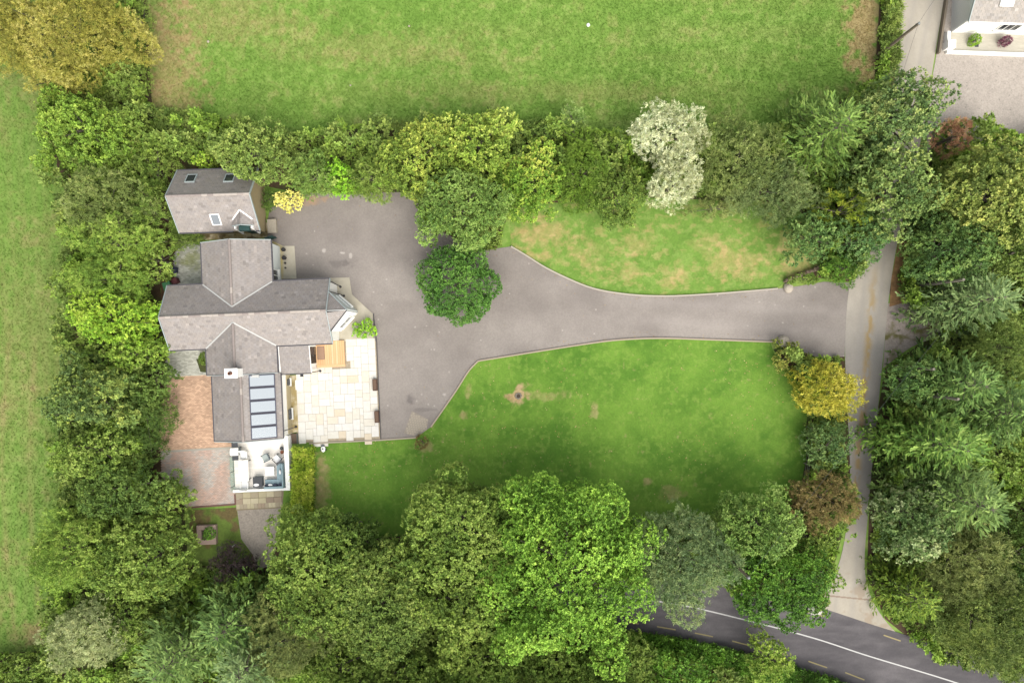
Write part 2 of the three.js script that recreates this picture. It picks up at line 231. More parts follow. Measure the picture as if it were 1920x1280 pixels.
// neighbour's gravel yard, track, garden paths
const gravelFn = (base, k) => (px, py) => { const n = fbm(px / 50, py / 50, 4), f = noise(px / 1.5, py / 1.5), m = fbm(px / 7, py / 7, 3); return base.map(v => v * (0.82 + 0.2 * n + k * (f - 0.5) + 0.14 * (m - 0.5) + (hsh((px / 2) | 0, (py / 2) | 0) > 0.985 ? -0.22 : 0))); };
tag(sheet('gravel_yard', [[1786, -60], [1764, 60], [1746, 160], [1738, 240], [1740, 300], [1900, 300], [2140, 300], [2140, -60]], 0.018, 0.045, gravelFn(A(206, 196, 186), 0.3), 1), 'pale gravel yard in front of the white neighbouring house', 'gravel yard');
tag(sheet('dirt_track', smooth([[1664, 570], [1690, 560], [1740, 568], [1790, 590], [1830, 600], [1820, 622], [1760, 632], [1710, 650], [1680, 672], [1656, 690]], 4), 0.018, 0.045, (px, py) => { const n = fbm(px / 18, py / 12, 4), c = gravelFn(A(186, 174, 166), 0.3)(px, py); const t = Math.exp(-Math.pow((py - 628 + (px - 1680) * 0.25) / 7, 2)); return mix(c, A(120, 116, 70), sat(t * 1.2 * sstep(0.35, 0.55, n) + sstep(0.55, 0.7, n) * 0.6)); }, 1), 'stony track leaving the lane opposite the drive', 'track');
tag(sheet('verge', [[1672, 520], [1684, 460], [1700, 440], [1730, 560], [1700, 566], [1668, 575]], 0.02, 0.05, (px, py) => { const n = fbm(px / 9, py / 9, 4); return mix(A(122, 104, 62), A(178, 134, 96), n).map(v => v * (0.8 + 0.4 * noise(px / 2, py / 2))); }, 1), 'rusty dry grass verge beside the lane', 'verge');
tag(sheet('gravel_path', [[444, 954], [527, 950], [524, 1000], [508, 1060], [480, 1068], [474, 1040], [452, 1010]], 0.018, 0.04, gravelFn(A(186, 176, 164), 0.35), 1), 'grey gravel path below the terrace', 'gravel path');
tag(sheet('grass_plot', [[352, 956], [443, 951], [452, 1010], [474, 1040], [440, 1056], [362, 1062]], 0.014, 0.04, (px, py) => { const n = fbm(px / 14, py / 14, 4), m = fbm(px / 26 + 7, py / 26, 3); return mix(mix(A(96, 120, 48), A(122, 148, 62), n), A(124, 100, 70), sstep(0.5, 0.68, m) * 0.8).map(v => v * (0.8 + 0.4 * noise(px / 2, py / 2))); }, 1), 'rough grass plot round the stone planter', 'grass plot');
const concFn = (px, py) => { const n = fbm(px / 18, py / 18, 4), m = fbm(px / 8 + 4, py / 8, 3); return mix(A(206, 198, 178), A(224, 217, 200), n).map(v => v * (0.86 + 0.2 * m)); };
tag(sheet('concrete_apron', [[617, 521], [655, 520], [660, 552], [699, 588], [700, 640], [617, 640]], 0.05, 0.035, concFn, 0.95), 'angled concrete apron around the white bay', 'paving');
tag(sheet('concrete_path', [[500, 448], [512, 452], [530, 461], [552, 461], [556, 522], [500, 524]], 0.05, 0.035, (px, py) => { const c = concFn(px, py); return mix(c, A(206, 190, 134), sat((1 - sstep(528, 534, px)) * (0.4 + 0.8 * fbm(px / 6, py / 6, 3)))); }, 0.95), 'stained concrete path beside the north wing', 'path');
const stainFn = (px, py) => { const n = fbm(px / 5, py / 9, 4), m = fbm(px / 12, py / 12, 3); return mix(mix(A(226, 214, 182), A(190, 172, 120), sstep(0.3, 0.7, n)), A(150, 132, 86), sstep(0.55, 0.75, m) * 0.6); };
tag(sheet('stained_path', [[541, 704], [558, 703], [562, 808], [546, 812]], 0.05, 0.03, stainFn, 0.95), 'yellow stained concrete strip between annexe wall and patio', 'path');
tag(sheet('garage_path', [[462, 345], [486, 355], [490, 410], [503, 420], [505, 432], [500, 445], [470, 448], [380, 450], [380, 436], [480, 432]], 0.03, 0.03, (px, py) => mix(stainFn(px, py), A(120, 104, 62), sstep(0.5, 0.64, fbm(px / 13, py / 8, 3)) * 0.8), 0.95), 'mossy flagged path round the slate outbuilding', 'path');

// block paving (too small to pick apart): real blocks, merged
function blockPaving(name, label, poly, y, bw, bl, cols, seed, angle = -0.045) {
  const base = sheet(name, poly, y, 0.06, (px, py) => cols(px, py, 0.5).map(v => v * 0.8), 1); tag(base, label, 'paving');
  const r = rng(seed), gp = poly.map(p => G(...p)), cx = gp.reduce((a, p) => a + p[0], 0) / gp.length, cz = gp.reduce((a, p) => a + p[1], 0) / gp.length, R = Math.max(...gp.map(p => Math.hypot(p[0] - cx, p[1] - cz)));
  const pos = [], col = [], nor = [], ca = Math.cos(angle), sa = Math.sin(angle); let row = 0;
  for (let b = -R; b < R; b += bw, row++) for (let a = -R + (row % 2) * bl / 2; a < R; a += bl) {
    const wx = cx + a * ca - b * sa, wz = cz + a * sa + b * ca; const px = wx / S + 960, py = wz / S + 640;
    if (!inPoly(px, py, poly)) continue;
    const h = y + 0.012 + r() * 0.006, c = cols(px, py, r()), hx = bl / 2 - 0.006, hz = bw / 2 - 0.006;
    const P = [[-hx, -hz], [hx, -hz], [hx, hz], [-hx, hz]].map(([u, v]) => [wx + u * ca - v * sa, wz + u * sa + v * ca]);
    const quad = (A0, B0, C0, D0, n) => { for (const q of [A0, B0, C0, A0, C0, D0]) { pos.push(...q); nor.push(...n); col.push(...c); } };
    const T = P.map(p => [p[0], h, p[1]]), Bt = P.map(p => [p[0], y - 0.01, p[1]]);
    quad(T[0], T[3], T[2], T[1], [0, 1, 0]);
    for (let k = 0; k < 4; k++) { const m = (k + 1) % 4, dx = P[m][0] - P[k][0], dz = P[m][1] - P[k][1], l = Math.hypot(dx, dz); quad(T[k], T[m], Bt[m], Bt[k], [dz / l, 0, -dx / l]); }
  }
  const g = new THREE.BufferGeometry(); g.setAttribute('position', new THREE.Float32BufferAttribute(pos, 3)); g.setAttribute('normal', new THREE.Float32BufferAttribute(nor, 3)); g.setAttribute('color', new THREE.Float32BufferAttribute(col, 3));
  part('paver', g, matOf([1.3, 1.3, 1.3], 0.95, { vertexColors: true }), base, 'stuff'); return base;
}
const redC = (px, py, r) => { const n = fbm(px / 22, py / 16, 3); return mix(A(200, 165, 140), A(218, 185, 158), r * 0.7 + n * 0.3).map(v => v * (0.86 + 0.28 * r) * (n > 0.62 ? 0.85 : 1)); };
const greyC = (px, py, r) => { const n = fbm(px / 18, py / 18, 3); return mix(mix(A(168, 170, 160), A(204, 204, 194), r * 0.5 + n * 0.5), A(140, 146, 92), sat(blob(px, py, 358, 488, 22, 26) * 0.7)).map(v => v * (0.85 + 0.25 * r)); };
const mixC = (px, py, r) => { const n = fbm(px / 26 + 3, py / 40, 3), red = sstep(0.42, 0.6, n + 0.35 * Math.exp(-Math.pow((px - 352 - (py - 850) * 0.35) / 22, 2)) - 0.05); return mix(A(196, 188, 180), A(202, 172, 156), sat(red * 0.7 + (r > 0.82 ? 0.6 : 0))).map(v => v * (0.84 + 0.3 * r)); };
blockPaving('brick_terrace', 'salmon red brick paved yard west of the annexe', [[312, 707], [395, 703], [415, 702], [418, 828], [450, 832], [450, 838], [300, 846], [302, 780]], 0.03, 0.105, 0.21, redC, 11);
blockPaving('brick_terrace', 'mottled grey and red brick yard beside the white terrace', [[302, 847], [450, 840], [450, 936], [441, 938], [441, 944], [350, 951], [318, 915], [302, 890]], 0.03, 0.105, 0.21, mixC, 12);
blockPaving('courtyard', 'mossy grey paved yard west of the north wing', [[328, 474], [346, 458], [404, 460], [408, 540], [330, 545], [325, 500]], 0.03, 0.11, 0.22, greyC, 13);
blockPaving('courtyard', 'pale grey paved yard between the brick yard and house', [[312, 652], [408, 652], [408, 703], [312, 706]], 0.03, 0.11, 0.22, greyC, 14);
edging('brick_edge', [[350, 951.5], [441.5, 945], [440.6, 926]], 0.12, 0.1, matOf(A(132, 96, 88)), 'dark brick edge along the mottled yard');
edging('paver_edge', [[302, 846.5], [436, 839]], 0.16, 0.06, matOf(A(196, 192, 180)), 'grey paver strip dividing the brick yards');

// cream stone patio: every slab a mesh
{
  const poly = [[556, 700], [590, 690], [594, 686], [650, 684], [650, 641], [704, 640], [714, 822], [560, 829]];
  const base = tag(sheet('patio', [[556, 700], [590, 690], [592, 638], [700, 638], [705, 640], [714, 823], [556, 830]], 0.024, 0.06, (px, py) => A(196, 182, 158).map(v => v * (0.8 + 0.3 * noise(px / 3, py / 3))), 1), 'cream sandstone slab patio beside the house', 'patio');
  const r = rng(41), U = 0.3, ang = 0.044, ca = Math.cos(ang), sa = Math.sin(ang), [ox, oz] = G(552, 640), nx = 26, nz = 30, occ = new Uint8Array(nx * nz);
  const stoneT = dataTex(256, 256, (i, j) => { const n = fbm(i / 40, j / 40, 4), f = fbm(i / 6, j / 6, 3); const v = 0.86 + 0.1 * n + 0.08 * (f - 0.5); return [v, v * (0.985 + 0.02 * n), v * (0.95 + 0.06 * n)]; }); stoneT.repeat.set(0.7, 0.7);
  const mats = [[250, 248, 242], [248, 245, 236], [252, 250, 247], [246, 241, 230], [249, 246, 240], [244, 230, 208], [250, 240, 224], [251, 250, 246]].map(c => matOf(A(c[0], c[1], c[2], 1.12), 0.9, { map: stoneT }));
  const geos = {};
  const geoFor = (a, b) => geos[a + '_' + b] ||= (() => { const w = a * U - 0.026, d = b * U - 0.026, s = new THREE.Shape([[-w / 2, -d / 2], [w / 2, -d / 2], [w / 2, d / 2], [-w / 2, d / 2]].map(p => new THREE.Vector2(...p))); const g = new THREE.ExtrudeGeometry(s, { depth: 0.03, bevelEnabled: true, bevelSize: 0.006, bevelThickness: 0.006, bevelSegments: 1 }); g.rotateX(-Math.PI / 2); return g; })();
  for (let j = 0; j < nz; j++) for (let i = 0; i < nx; i++) {
    if (occ[j * nx + i]) continue;
    const opts = [[2, 3], [2, 2], [3, 2], [2, 3], [2, 1], [1, 2], [1, 1]]; if (r() < 0.4) opts.unshift([3, 2]); if (r() < 0.35) opts.unshift([2, 2]);
    for (const [a, b] of opts) {
      let ok = i + a <= nx && j + b <= nz; for (let q = 0; ok && q < b; q++) for (let p = 0; p < a; p++) if (occ[(j + q) * nx + i + p]) { ok = false; break; }
      if (!ok) continue;
      const lx = (i + a / 2) * U, lz = (j + b / 2) * U, wx = ox + lx * ca - lz * -sa * 1, wz = oz - lx * sa + lz * ca;
      for (let q = 0; q < b; q++) for (let p = 0; p < a; p++) occ[(j + q) * nx + i + p] = 1;
      if (!inPoly(wx / S + 960, wz / S + 640, poly)) break;
      const m = part('slab', geoFor(a, b), mats[(r() * (r() < 0.35 ? 8 : 5)) | 0], base); m.position.set(wx, 0.028 + r() * 0.004, wz); m.rotation.y = ang + (r() < 0.5 ? Math.PI : 0); break;
    }
  }
  // buff slabs below the terrace
  const st = tag(sheet('terrace_path', [[441, 924], [532, 919], [529, 952], [443, 957]], 0.024, 0.05, () => A(160, 148, 124), 1), 'buff sandstone flags below the white terrace', 'paving');
  const cm = [[214, 204, 172], [196, 184, 160], [190, 172, 150], [226, 216, 186], [178, 160, 142]].map(c => matOf(A(...c), 0.95, { map: stoneT }));
  for (let i = 0; i < 6; i++) for (let j = 0; j < 2; j++) { const [x, z] = G(447 + i * 14.6 + 1, 929 + j * 11.5 - i * 0.75); const m = part('flag', box(-0.31, 0.31, 0, 0.04, -0.235, 0.235), cm[(r() * 5) | 0], st); m.position.set(x, 0.022, z); m.rotation.y = 0.05; }
  for (let i = 0; i < 13; i++) { const [x, z] = G(446.5 + i * 6.7, 949.5 - i * 0.35); const m = part('flag', box(-0.14, 0.14, 0, 0.05, -0.19, 0.19), cm[(r() * 4) | 0], st); m.position.set(x, 0.022, z); m.rotation.y = 0.05; }
}

// ---------------------------------------------------------------- roofs and walls
function clipPoly(subject, clip) { // Sutherland-Hodgman, clip is convex and counter-clockwise
  let out = subject;
  for (let i = 0; i < clip.length && out.length; i++) {
    const a = clip[i], b = clip[(i + 1) % clip.length], inp = out; out = [];
    const side = p => (b[0] - a[0]) * (p[1] - a[1]) - (b[1] - a[1]) * (p[0] - a[0]);
    for (let k = 0; k < inp.length; k++) { const p = inp[k], q = inp[(k + 1) % inp.length], sp = side(p), sq = side(q); if (sp >= 0) out.push(p); if ((sp >= 0) !== (sq >= 0)) { const t = sp / (sp - sq); out.push([p[0] + (q[0] - p[0]) * t, p[1] + (q[1] - p[1]) * t]); } }
  }
  return out;
}
function roofSlope(parent, pts, seed, gauge = 0.21, wide = 0.3) { // pts: eave from, eave to, then round the upper edge
  const p = pts.map(q => V(...q)), e = p[1].clone().sub(p[0]).normalize(); let n = e.clone().cross(p[p.length - 1].clone().sub(p[0])).normalize(); if (n.y < 0) n.negate();
  let up = n.clone().cross(e); if (up.dot(p[p.length - 1].clone().sub(p[0])) < 0) up.negate();
  let q = p.map(v => { const d = v.clone().sub(p[0]); return [d.dot(e), d.dot(up)]; });
  let area = 0; q.forEach((a, i) => { const b = q[(i + 1) % q.length]; area += a[0] * b[1] - a[1] * b[0]; }); const ccw = area > 0 ? q : q.slice().reverse();
  const flip = e.clone().cross(up).dot(n) < 0; const at = (s, t, o) => p[0].clone().addScaledVector(e, s).addScaledVector(up, t).addScaledVector(n, o);
  // boarding under the slates
  const top = ccw.map(a => at(a[0], a[1], 0)), bot = ccw.map(a => at(a[0], a[1], -0.1)), pos = [], tri = (a, b, c) => pos.push(a.x, a.y, a.z, b.x, b.y, b.z, c.x, c.y, c.z);
  for (let i = 1; i + 1 < top.length; i++) { tri(top[0], top[i], top[i + 1]); tri(bot[0], bot[i + 1], bot[i]); }
  top.forEach((a, i) => { const j = (i + 1) % top.length; tri(a, bot[i], bot[j]); tri(a, bot[j], top[j]); });
  const bg = new THREE.BufferGeometry(); bg.setAttribute('position', new THREE.Float32BufferAttribute(pos, 3)); bg.computeVertexNormals();
  const slope = part('roof', bg, M.slateBase, parent);
  const r = rng(seed), P = [], N = [], C = [], T = [], ss = ccw.map(a => a[0]), tt = ccw.map(a => a[1]), s0 = Math.min(...ss), s1 = Math.max(...ss), t1 = Math.max(...tt); let row = 0;
  const put = (v, c, uv) => { P.push(v.x, v.y, v.z); N.push(n.x, n.y, n.z); C.push(c[0], c[1], c[2]); T.push(uv[0], uv[1]); };
  for (let t = -0.02; t < t1; t += gauge, row++) for (let s = s0 - (row % 2) * wide / 2; s < s1; s += wide) {
    const gap = 0.005, poly = clipPoly([[s + gap, t], [s + wide - gap, t], [s + wide - gap, t + gauge * 1.25], [s + gap, t + gauge * 1.25]], ccw); if (poly.length < 3) continue;
    const k = (0.9 + 0.14 * r()) * (r() < 0.04 ? 0.78 : r() < 0.04 ? 1.2 : 1), w = r() * 0.05, c = [k * (1 + w * 0.6), k, k * (1.02 - w)], lift = r() * 0.004, h = v => 0.028 - 0.022 * (v - t) / (gauge * 1.25) + lift;
    const pt = poly.map(a => at(a[0], a[1], h(a[1])));
    for (let i = 1; i + 1 < poly.length; i++) for (const m of (flip ? [0, i + 1, i] : [0, i, i + 1])) put(pt[m], c, [poly[m][0], poly[m][1] + seed]);
    poly.forEach((a, i) => { const b = poly[(i + 1) % poly.length]; if (Math.abs(a[1] - t) < 1e-4 && Math.abs(b[1] - t) < 1e-4) { const x0 = at(a[0], a[1], 0.002), x1 = at(b[0], b[1], 0.002); const nx = pt[(i + 1) % poly.length]; for (const v of (flip ? [pt[i], x1, x0, pt[i], nx, x1] : [pt[i], x0, x1, pt[i], x1, nx])) { P.push(v.x, v.y, v.z); N.push(-up.x, -up.y, -up.z); C.push(...c); T.push(a[0], a[1]); } } });
  }
  const g = new THREE.BufferGeometry(); g.setAttribute('position', new THREE.Float32BufferAttribute(P, 3)); g.setAttribute('normal', new THREE.Float32BufferAttribute(N, 3)); g.setAttribute('color', new THREE.Float32BufferAttribute(C, 3)); g.setAttribute('uv', new THREE.Float32BufferAttribute(T, 2));
  part('slates', g, M.slate, slope, 'stuff'); return slope;
}
const ridgeGeo = (() => { const g = new THREE.CylinderGeometry(0.1, 0.11, 0.44, 7, 1, false, -Math.PI / 2, Math.PI); g.rotateZ(Math.PI / 2); g.rotateX(-Math.PI / 2); return g; })();
function ridgeLine(parent, a, b, seed, pale = 0.4) {
  a = V(...a); b = V(...b); const r = rng(seed), d = b.clone().sub(a), L = d.length(), n = Math.max(1, Math.round(L / 0.45)); d.normalize();
  const side = d.clone().cross(V(0, 1, 0)).normalize(), u = side.clone().cross(d), q = new THREE.Quaternion().setFromRotationMatrix(new THREE.Matrix4().makeBasis(d, u, side));
  for (let i = 0; i < n; i++) { const m = part('ridge_tile', ridgeGeo, M.ridge[r() < pale ? 1 + ((r() * 2) | 0) : 0], parent); m.position.copy(a).addScaledVector(d, (i + 0.5) * L / n); m.position.y += 0.0 + r() * 0.008; m.quaternion.copy(q); m.scale.set(L / n / 0.45, 1, 1); }
}
const line = (parent, name, a, b, w, h, mat) => part(name, bar(V(...a), V(...b), w, h), mat, parent);
function gable(parent, mat, u0, u1, v0, v1, he, hr, along, name = 'wall') { // pentagon prism; along 'u' or 'v' is the ridge direction
  const w = along === 'u' ? v1 - v0 : u1 - u0, L = along === 'u' ? u1 - u0 : v1 - v0;
  const s = new THREE.Shape([[-w / 2, 0], [w / 2, 0], [w / 2, he], [0, hr], [-w / 2, he]].map(p => new THREE.Vector2(...p))), g = new THREE.ExtrudeGeometry(s, { depth: L, bevelEnabled: false });
  if (along === 'u') { g.rotateY(Math.PI / 2); g.translate(u0, 0, (v0 + v1) / 2); } else g.translate((u0 + u1) / 2, 0, v0);
  return part(name, g, mat, parent);
}
function windowAt(parent, x, y, z, turn, w, h, name = 'window', frameMat = M.white, bars = 1) { // centre of the window, facing local +z after turning
  const o = new THREE.Group(); o.name = name; o.position.set(x, y, z); o.rotation.y = turn; parent.add(o);
  const t = 0.06, d = 0.07, fs = [box(-w / 2, w / 2, h / 2 - t, h / 2, 0, d), box(-w / 2, w / 2, -h / 2, -h / 2 + t, 0, d), box(-w / 2, -w / 2 + t, -h / 2 + t, h / 2 - t, 0, d), box(w / 2 - t, w / 2, -h / 2 + t, h / 2 - t, 0, d)];
  for (let i = 1; i <= bars; i++) { const bx = -w / 2 + w * i / (bars + 1); fs.push(box(bx - 0.025, bx + 0.025, -h / 2 + t, h / 2 - t, 0.002, d - 0.004)); }
  part('frame', merge(fs), frameMat, o); part('pane', box(-w / 2 + t, w / 2 - t, -h / 2 + t, h / 2 - t, 0.01, 0.03), M.glass, o); part('sill', box(-w / 2 - 0.08, w / 2 + 0.08, -h / 2 - 0.08, -h / 2 - 0.003, 0, 0.18), M.offwhite, o); return o;
}
function roofWindow(parent, cx, cy, cz, normal, upHint, w, h, name, frameMat, paneMat) { // lies on a roof slope
  const n = V(...normal).normalize(), up = V(...upHint), ux = up.clone().cross(n).normalize(), uy = n.clone().cross(ux), o = new THREE.Group(); o.name = name; o.position.set(cx, cy, cz); o.quaternion.setFromRotationMatrix(new THREE.Matrix4().makeBasis(ux, uy, n)); parent.add(o);
  const t = 0.07; part('frame', merge([box(-w / 2, w / 2, h / 2 - t, h / 2, 0, 0.1), box(-w / 2, w / 2, -h / 2, -h / 2 + t, 0, 0.1), box(-w / 2, -w / 2 + t, -h / 2 + t, h / 2 - t, 0, 0.1), box(w / 2 - t, w / 2, -h / 2 + t, h / 2 - t, 0, 0.1)]), frameMat, o);
  part('pane', box(-w / 2 + t, w / 2 - t, -h / 2 + t, h / 2 - t, 0.02, 0.075), paneMat, o); return o;
}
function downpipe(parent, a, b, mat = M.gutter) { const m = part('downpipe', limb(V(...a), V(...b), 0.04, 0.04, 8), mat, parent); const g = part('gully', cyl(0.1, 0.1, 0.03, 0.09, b[0], b[2], 10), M.dark, m); return m; }

// ---------------------------------------------------------------- the bungalow
{
  const [ox, oz] = G(492, 592), H = thing('bungalow', 'white bungalow with cross shaped grey slate roof and annexe', 'house', [ox, 0, oz], 2.5 * Math.PI / 180);
  const he = 2.7, hr = 4.15, wr = 3.8, wu = -0.92;
  // walls
  gable(H, M.white, -6.15, 6.22, -2.28, 2.28, he - 0.08, hr - 0.14, 'u');
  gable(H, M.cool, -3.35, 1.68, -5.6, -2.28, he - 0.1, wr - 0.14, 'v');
  gable(H, M.white, -3.32, 1.75, 2.28, 4.5, he - 0.1, wr - 0.14, 'v');
  gable(H, M.white, -3.05, 2.0, 4.5, 9.7, 2.42, 3.42, 'v');
  part('stone_base', box(2.01, 2.06, 0, 1.0, 4.76, 9.66), matOf(A(226, 212, 172), 0.95, { map: speck }), H);
  // main roof
  roofSlope(H, [[-6.35, he, -2.5], [6.35, he, -2.5], [6.35, hr, 0], [-6.35, hr, 0]], 1);
  roofSlope(H, [[-6.35, he, 2.5], [6.35, he, 2.5], [6.35, hr, 0], [-6.35, hr, 0]], 2);
  // north wing
  const vN = -(hr - wr) / 0.58;
  roofSlope(H, [[1.85, he, -5.75], [1.85, he, -2.52], [wu, wr, vN], [wu, wr, -5.75]], 3);
  roofSlope(H, [[-3.57, he, -5.75], [-3.57, he, -2.52], [wu, wr, vN], [wu, wr, -5.75]], 4);
  // south wing
  roofSlope(H, [[1.95, he, 2.52], [1.95, he, 4.62], [wu, wr, 4.62], [wu, wr, -vN]], 5);
  roofSlope(H, [[-3.52, he, 2.52], [-3.52, he, 4.62], [wu, wr, 4.62], [wu, wr, -vN]], 6);
  // annexe
  const dr = 3.62, du = -0.58;
  roofSlope(H, [[2.1, 2.5, 4.64], [2.1, 2.5, 9.8], [du, dr, 9.8], [du, dr, 4.64]], 7);
  roofSlope(H, [[-3.25, 2.5, 4.64], [-3.25, 2.5, 9.8], [du, dr, 9.8], [du, dr, 4.64]], 8);
  ridgeLine(H, [-6.35, hr + 0.02, 0], [6.35, hr + 0.02, 0], 1, 0.7); ridgeLine(H, [wu, wr + 0.02, -5.75], [wu, wr + 0.02, vN - 0.1], 2, 0.12); ridgeLine(H, [wu, wr + 0.02, -vN + 0.1], [wu, wr + 0.02, 4.1], 3, 0.1); ridgeLine(H, [du, dr + 0.02, 4.8], [du, dr + 0.02, 9.8], 4, 0.25);
  const k = 0.05; // lead valleys
  for (const [a, b] of [[[1.85, he + k, -2.5], [wu, wr + k, vN]], [[-3.57, he + k, -2.5], [wu, wr + k, vN]], [[1.95, he + k, 2.5], [wu, wr + k, -vN]], [[-3.52, he + k, 2.5], [wu, wr + k, -vN]]]) line(H, 'valley', a, b, 0.1, 0.03, M.lead);
  for (const s of [-1, 1]) for (const v of [-2.52, 2.52]) line(H, 'bargeboard', [s * 6.37, he - 0.02, v], [s * 6.37, hr + 0.02, 0], 0.05, 0.2, M.barge);
  for (const u of [1.87, -3.59]) line(H, 'bargeboard', [u, he - 0.02, -5.77], [wu, wr + 0.02, -5.77], 0.05, 0.18, M.barge);
  for (const u of [1.97, -3.54]) line(H, 'bargeboard', [u, he - 0.02, 4.635], [wu, wr + 0.02, 4.635], 0.04, 0.16, M.barge);
  for (const u of [2.12, -3.27]) line(H, 'bargeboard', [u, 2.48, 9.82], [du, dr + 0.02, 9.82], 0.05, 0.16, M.barge);
  for (const [a, b] of [[[-6.35, 2.66, -2.56], [-3.6, 2.66, -2.56]], [[1.9, 2.66, -2.56], [6.35, 2.66, -2.56]], [[-6.35, 2.66, 2.56], [-3.55, 2.66, 2.56]], [[2.0, 2.66, 2.56], [6.35, 2.66, 2.56]], [[-3.63, 2.66, -5.75], [-3.63, 2.66, -2.6]], [[1.91, 2.66, -5.75], [1.91, 2.66, -2.6]], [[-3.58, 2.66, 2.6], [-3.58, 2.66, 4.6]], [[2.01, 2.66, 2.6], [2.01, 2.66, 4.6]], [[-3.31, 2.46, 4.7], [-3.31, 2.46, 9.8]], [[2.13, 2.45, 4.7], [2.13, 2.45, 9.8]]]) line(H, 'gutter', a, b, 0.1, 0.09, M.gutter);
  // five pale glass panels on the annexe roof
  const sl = (dr - 2.5) / (2.1 - du), nE = [sl, 1, 0], tray = [];
  for (let i = 0; i < 5; i++) { const v = 5.17 + i * 1.005, u = 0.84; roofWindow(H, u, dr - (u - du) * sl + 0.05, v, nE, [-1, sl, 0], 0.94, 1.9, 'glass_roof_panel', M.navy, M.panel); }
  // chimney
  const ch = part('chimney', box(-1.25, -0.38, 3.0, 4.75, 4.14, 4.78), M.white, H); part('cap', box(-1.3, -0.33, 4.75, 4.83, 4.09, 4.83), M.white, ch);
  { const g = new THREE.LatheGeometry([[0.1, 0], [0.14, 0.02], [0.12, 0.25], [0.14, 0.3], [0.1, 0.3], [0.09, 0.05]].map(p => new THREE.Vector2(...p)), 14); g.translate(-0.82, 4.83, 4.46); part('pot', g, M.terracotta, ch); }
  part('flashing', box(-0.36, 0.75, 3.3, 3.44, 4.7, 4.9), M.lead, H);
  // porch
  roofSlope(H, [[1.97, 2.28, 4.74], [4.46, 2.28, 4.74], [4.46, 2.62, 2.58], [1.97, 2.62, 2.58]], 9);
  part('porch_wall', box(2.0, 4.24, 0, 2.26, 2.3, 4.55), M.white, H); line(H, 'gutter', [1.97, 2.24, 4.8], [4.46, 2.24, 4.8], 0.09, 0.08, M.gutter); line(H, 'bargeboard', [4.48, 2.26, 4.74], [4.48, 2.6, 2.6], 0.04, 0.12, M.white); line(H, 'fascia', [2.02, 2.66, 2.6], [2.02, 2.3, 4.76], 0.16, 0.05, M.white);
  { const d = new THREE.Group(); d.name = 'door'; d.position.set(4.245, 0, 3.38); d.rotation.y = Math.PI / 2; H.add(d);
    part('door_frame', merge([box(-0.78, -0.68, 0.05, 2.12, 0, 0.07), box(0.68, 0.78, 0.05, 2.12, 0, 0.07), box(-0.68, 0.68, 2.02, 2.12, 0, 0.07)]), M.white, d); part('door_leaf', box(-0.67, 0.03, 0.06, 2.01, 0.005, 0.045), M.dark, d); part('glass_leaf', box(0.035, 0.67, 0.06, 2.01, 0.005, 0.04), M.glass, d); part('handle', box(-0.06, -0.02, 0.95, 1.15, 0.045, 0.1), M.steel, d); }
  // prow shaped bay
  { const s = new THREE.Shape([[6.2, -1.3], [6.55, -1.3], [7.72, 0.04], [6.55, 1.4], [6.2, 1.4]].map(p => new THREE.Vector2(p[0], -p[1]))); 
    const tri = (pts, mat, name, t = 0.05) => { const [a, b, c] = pts.map(p => V(...p)), n = b.clone().sub(a).cross(c.clone().sub(a)).normalize().multiplyScalar(t); const q = [a, b, c], w = q.map(p => p.clone().add(n)); return [q, w]; };
    const wallQuad = (x0, z0, h0, x1, z1, h1) => { const g = new THREE.BufferGeometry(), a = V(x0, 0, z0), b = V(x1, 0, z1), n = V(z1 - z0, 0, -(x1 - x0)).normalize().multiplyScalar(0.12); const c = [a, b, V(x1, h1, z1), V(x0, h0, z0)], o = c.map(p => p.clone().add(n)), P = []; const t = (...v) => v.forEach(p => P.push(p.x, p.y, p.z)); const quad = (a, b, c, d) => t(a, b, c, a, c, d); quad(...c); quad(...o.slice().reverse()); for (let i = 0; i < 4; i++) { const j = (i + 1) % 4; quad(c[i], o[i], o[j], c[j]); } g.setAttribute('position', new THREE.Float32BufferAttribute(P, 3)); g.computeVertexNormals(); return g; };
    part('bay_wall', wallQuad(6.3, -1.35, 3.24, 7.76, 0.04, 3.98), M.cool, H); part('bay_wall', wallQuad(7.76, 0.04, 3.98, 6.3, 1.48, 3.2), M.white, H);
    const yb = hr - 0.09, drop = 0.56; roofSlope(H, [[6.38, yb - 1.4 * drop, -1.4], [6.39, yb - 1.39 * drop, -1.39], [7.85, yb, 0.04], [6.38, yb, 0.04]], 10, 0.2, 0.16); roofSlope(H, [[6.39, yb - 1.5 * drop, 1.54], [6.38, yb - 1.51 * drop, 1.55], [6.38, yb, 0.05], [7.85, yb, 0.05]], 11, 0.2, 0.16);
    line(H, 'bay_ridge', [6.42, yb + 0.05, 0.045], [7.86, yb + 0.05, 0.045], 0.07, 0.05, M.lead);
    const aN = Math.atan2(1.46, -1.39) , nN = V(1.39, 0, -1.46).normalize(), nS = V(1.44, 0, 1.46).normalize();
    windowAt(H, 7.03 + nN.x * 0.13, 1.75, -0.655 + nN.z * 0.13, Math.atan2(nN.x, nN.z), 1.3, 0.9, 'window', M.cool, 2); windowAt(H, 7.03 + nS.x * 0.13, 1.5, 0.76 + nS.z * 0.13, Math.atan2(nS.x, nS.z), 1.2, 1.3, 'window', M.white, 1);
    line(H, 'bay_gutter', [6.4, yb - 1.42 * drop + 0.02, 1.6], [7.9, yb + 0.0, 0.06], 0.07, 0.07, M.gutter); line(H, 'bay_fascia', [6.4, yb - 1.36 * drop, -1.46], [7.9, yb, 0.02], 0.06, 0.14, M.barge); }
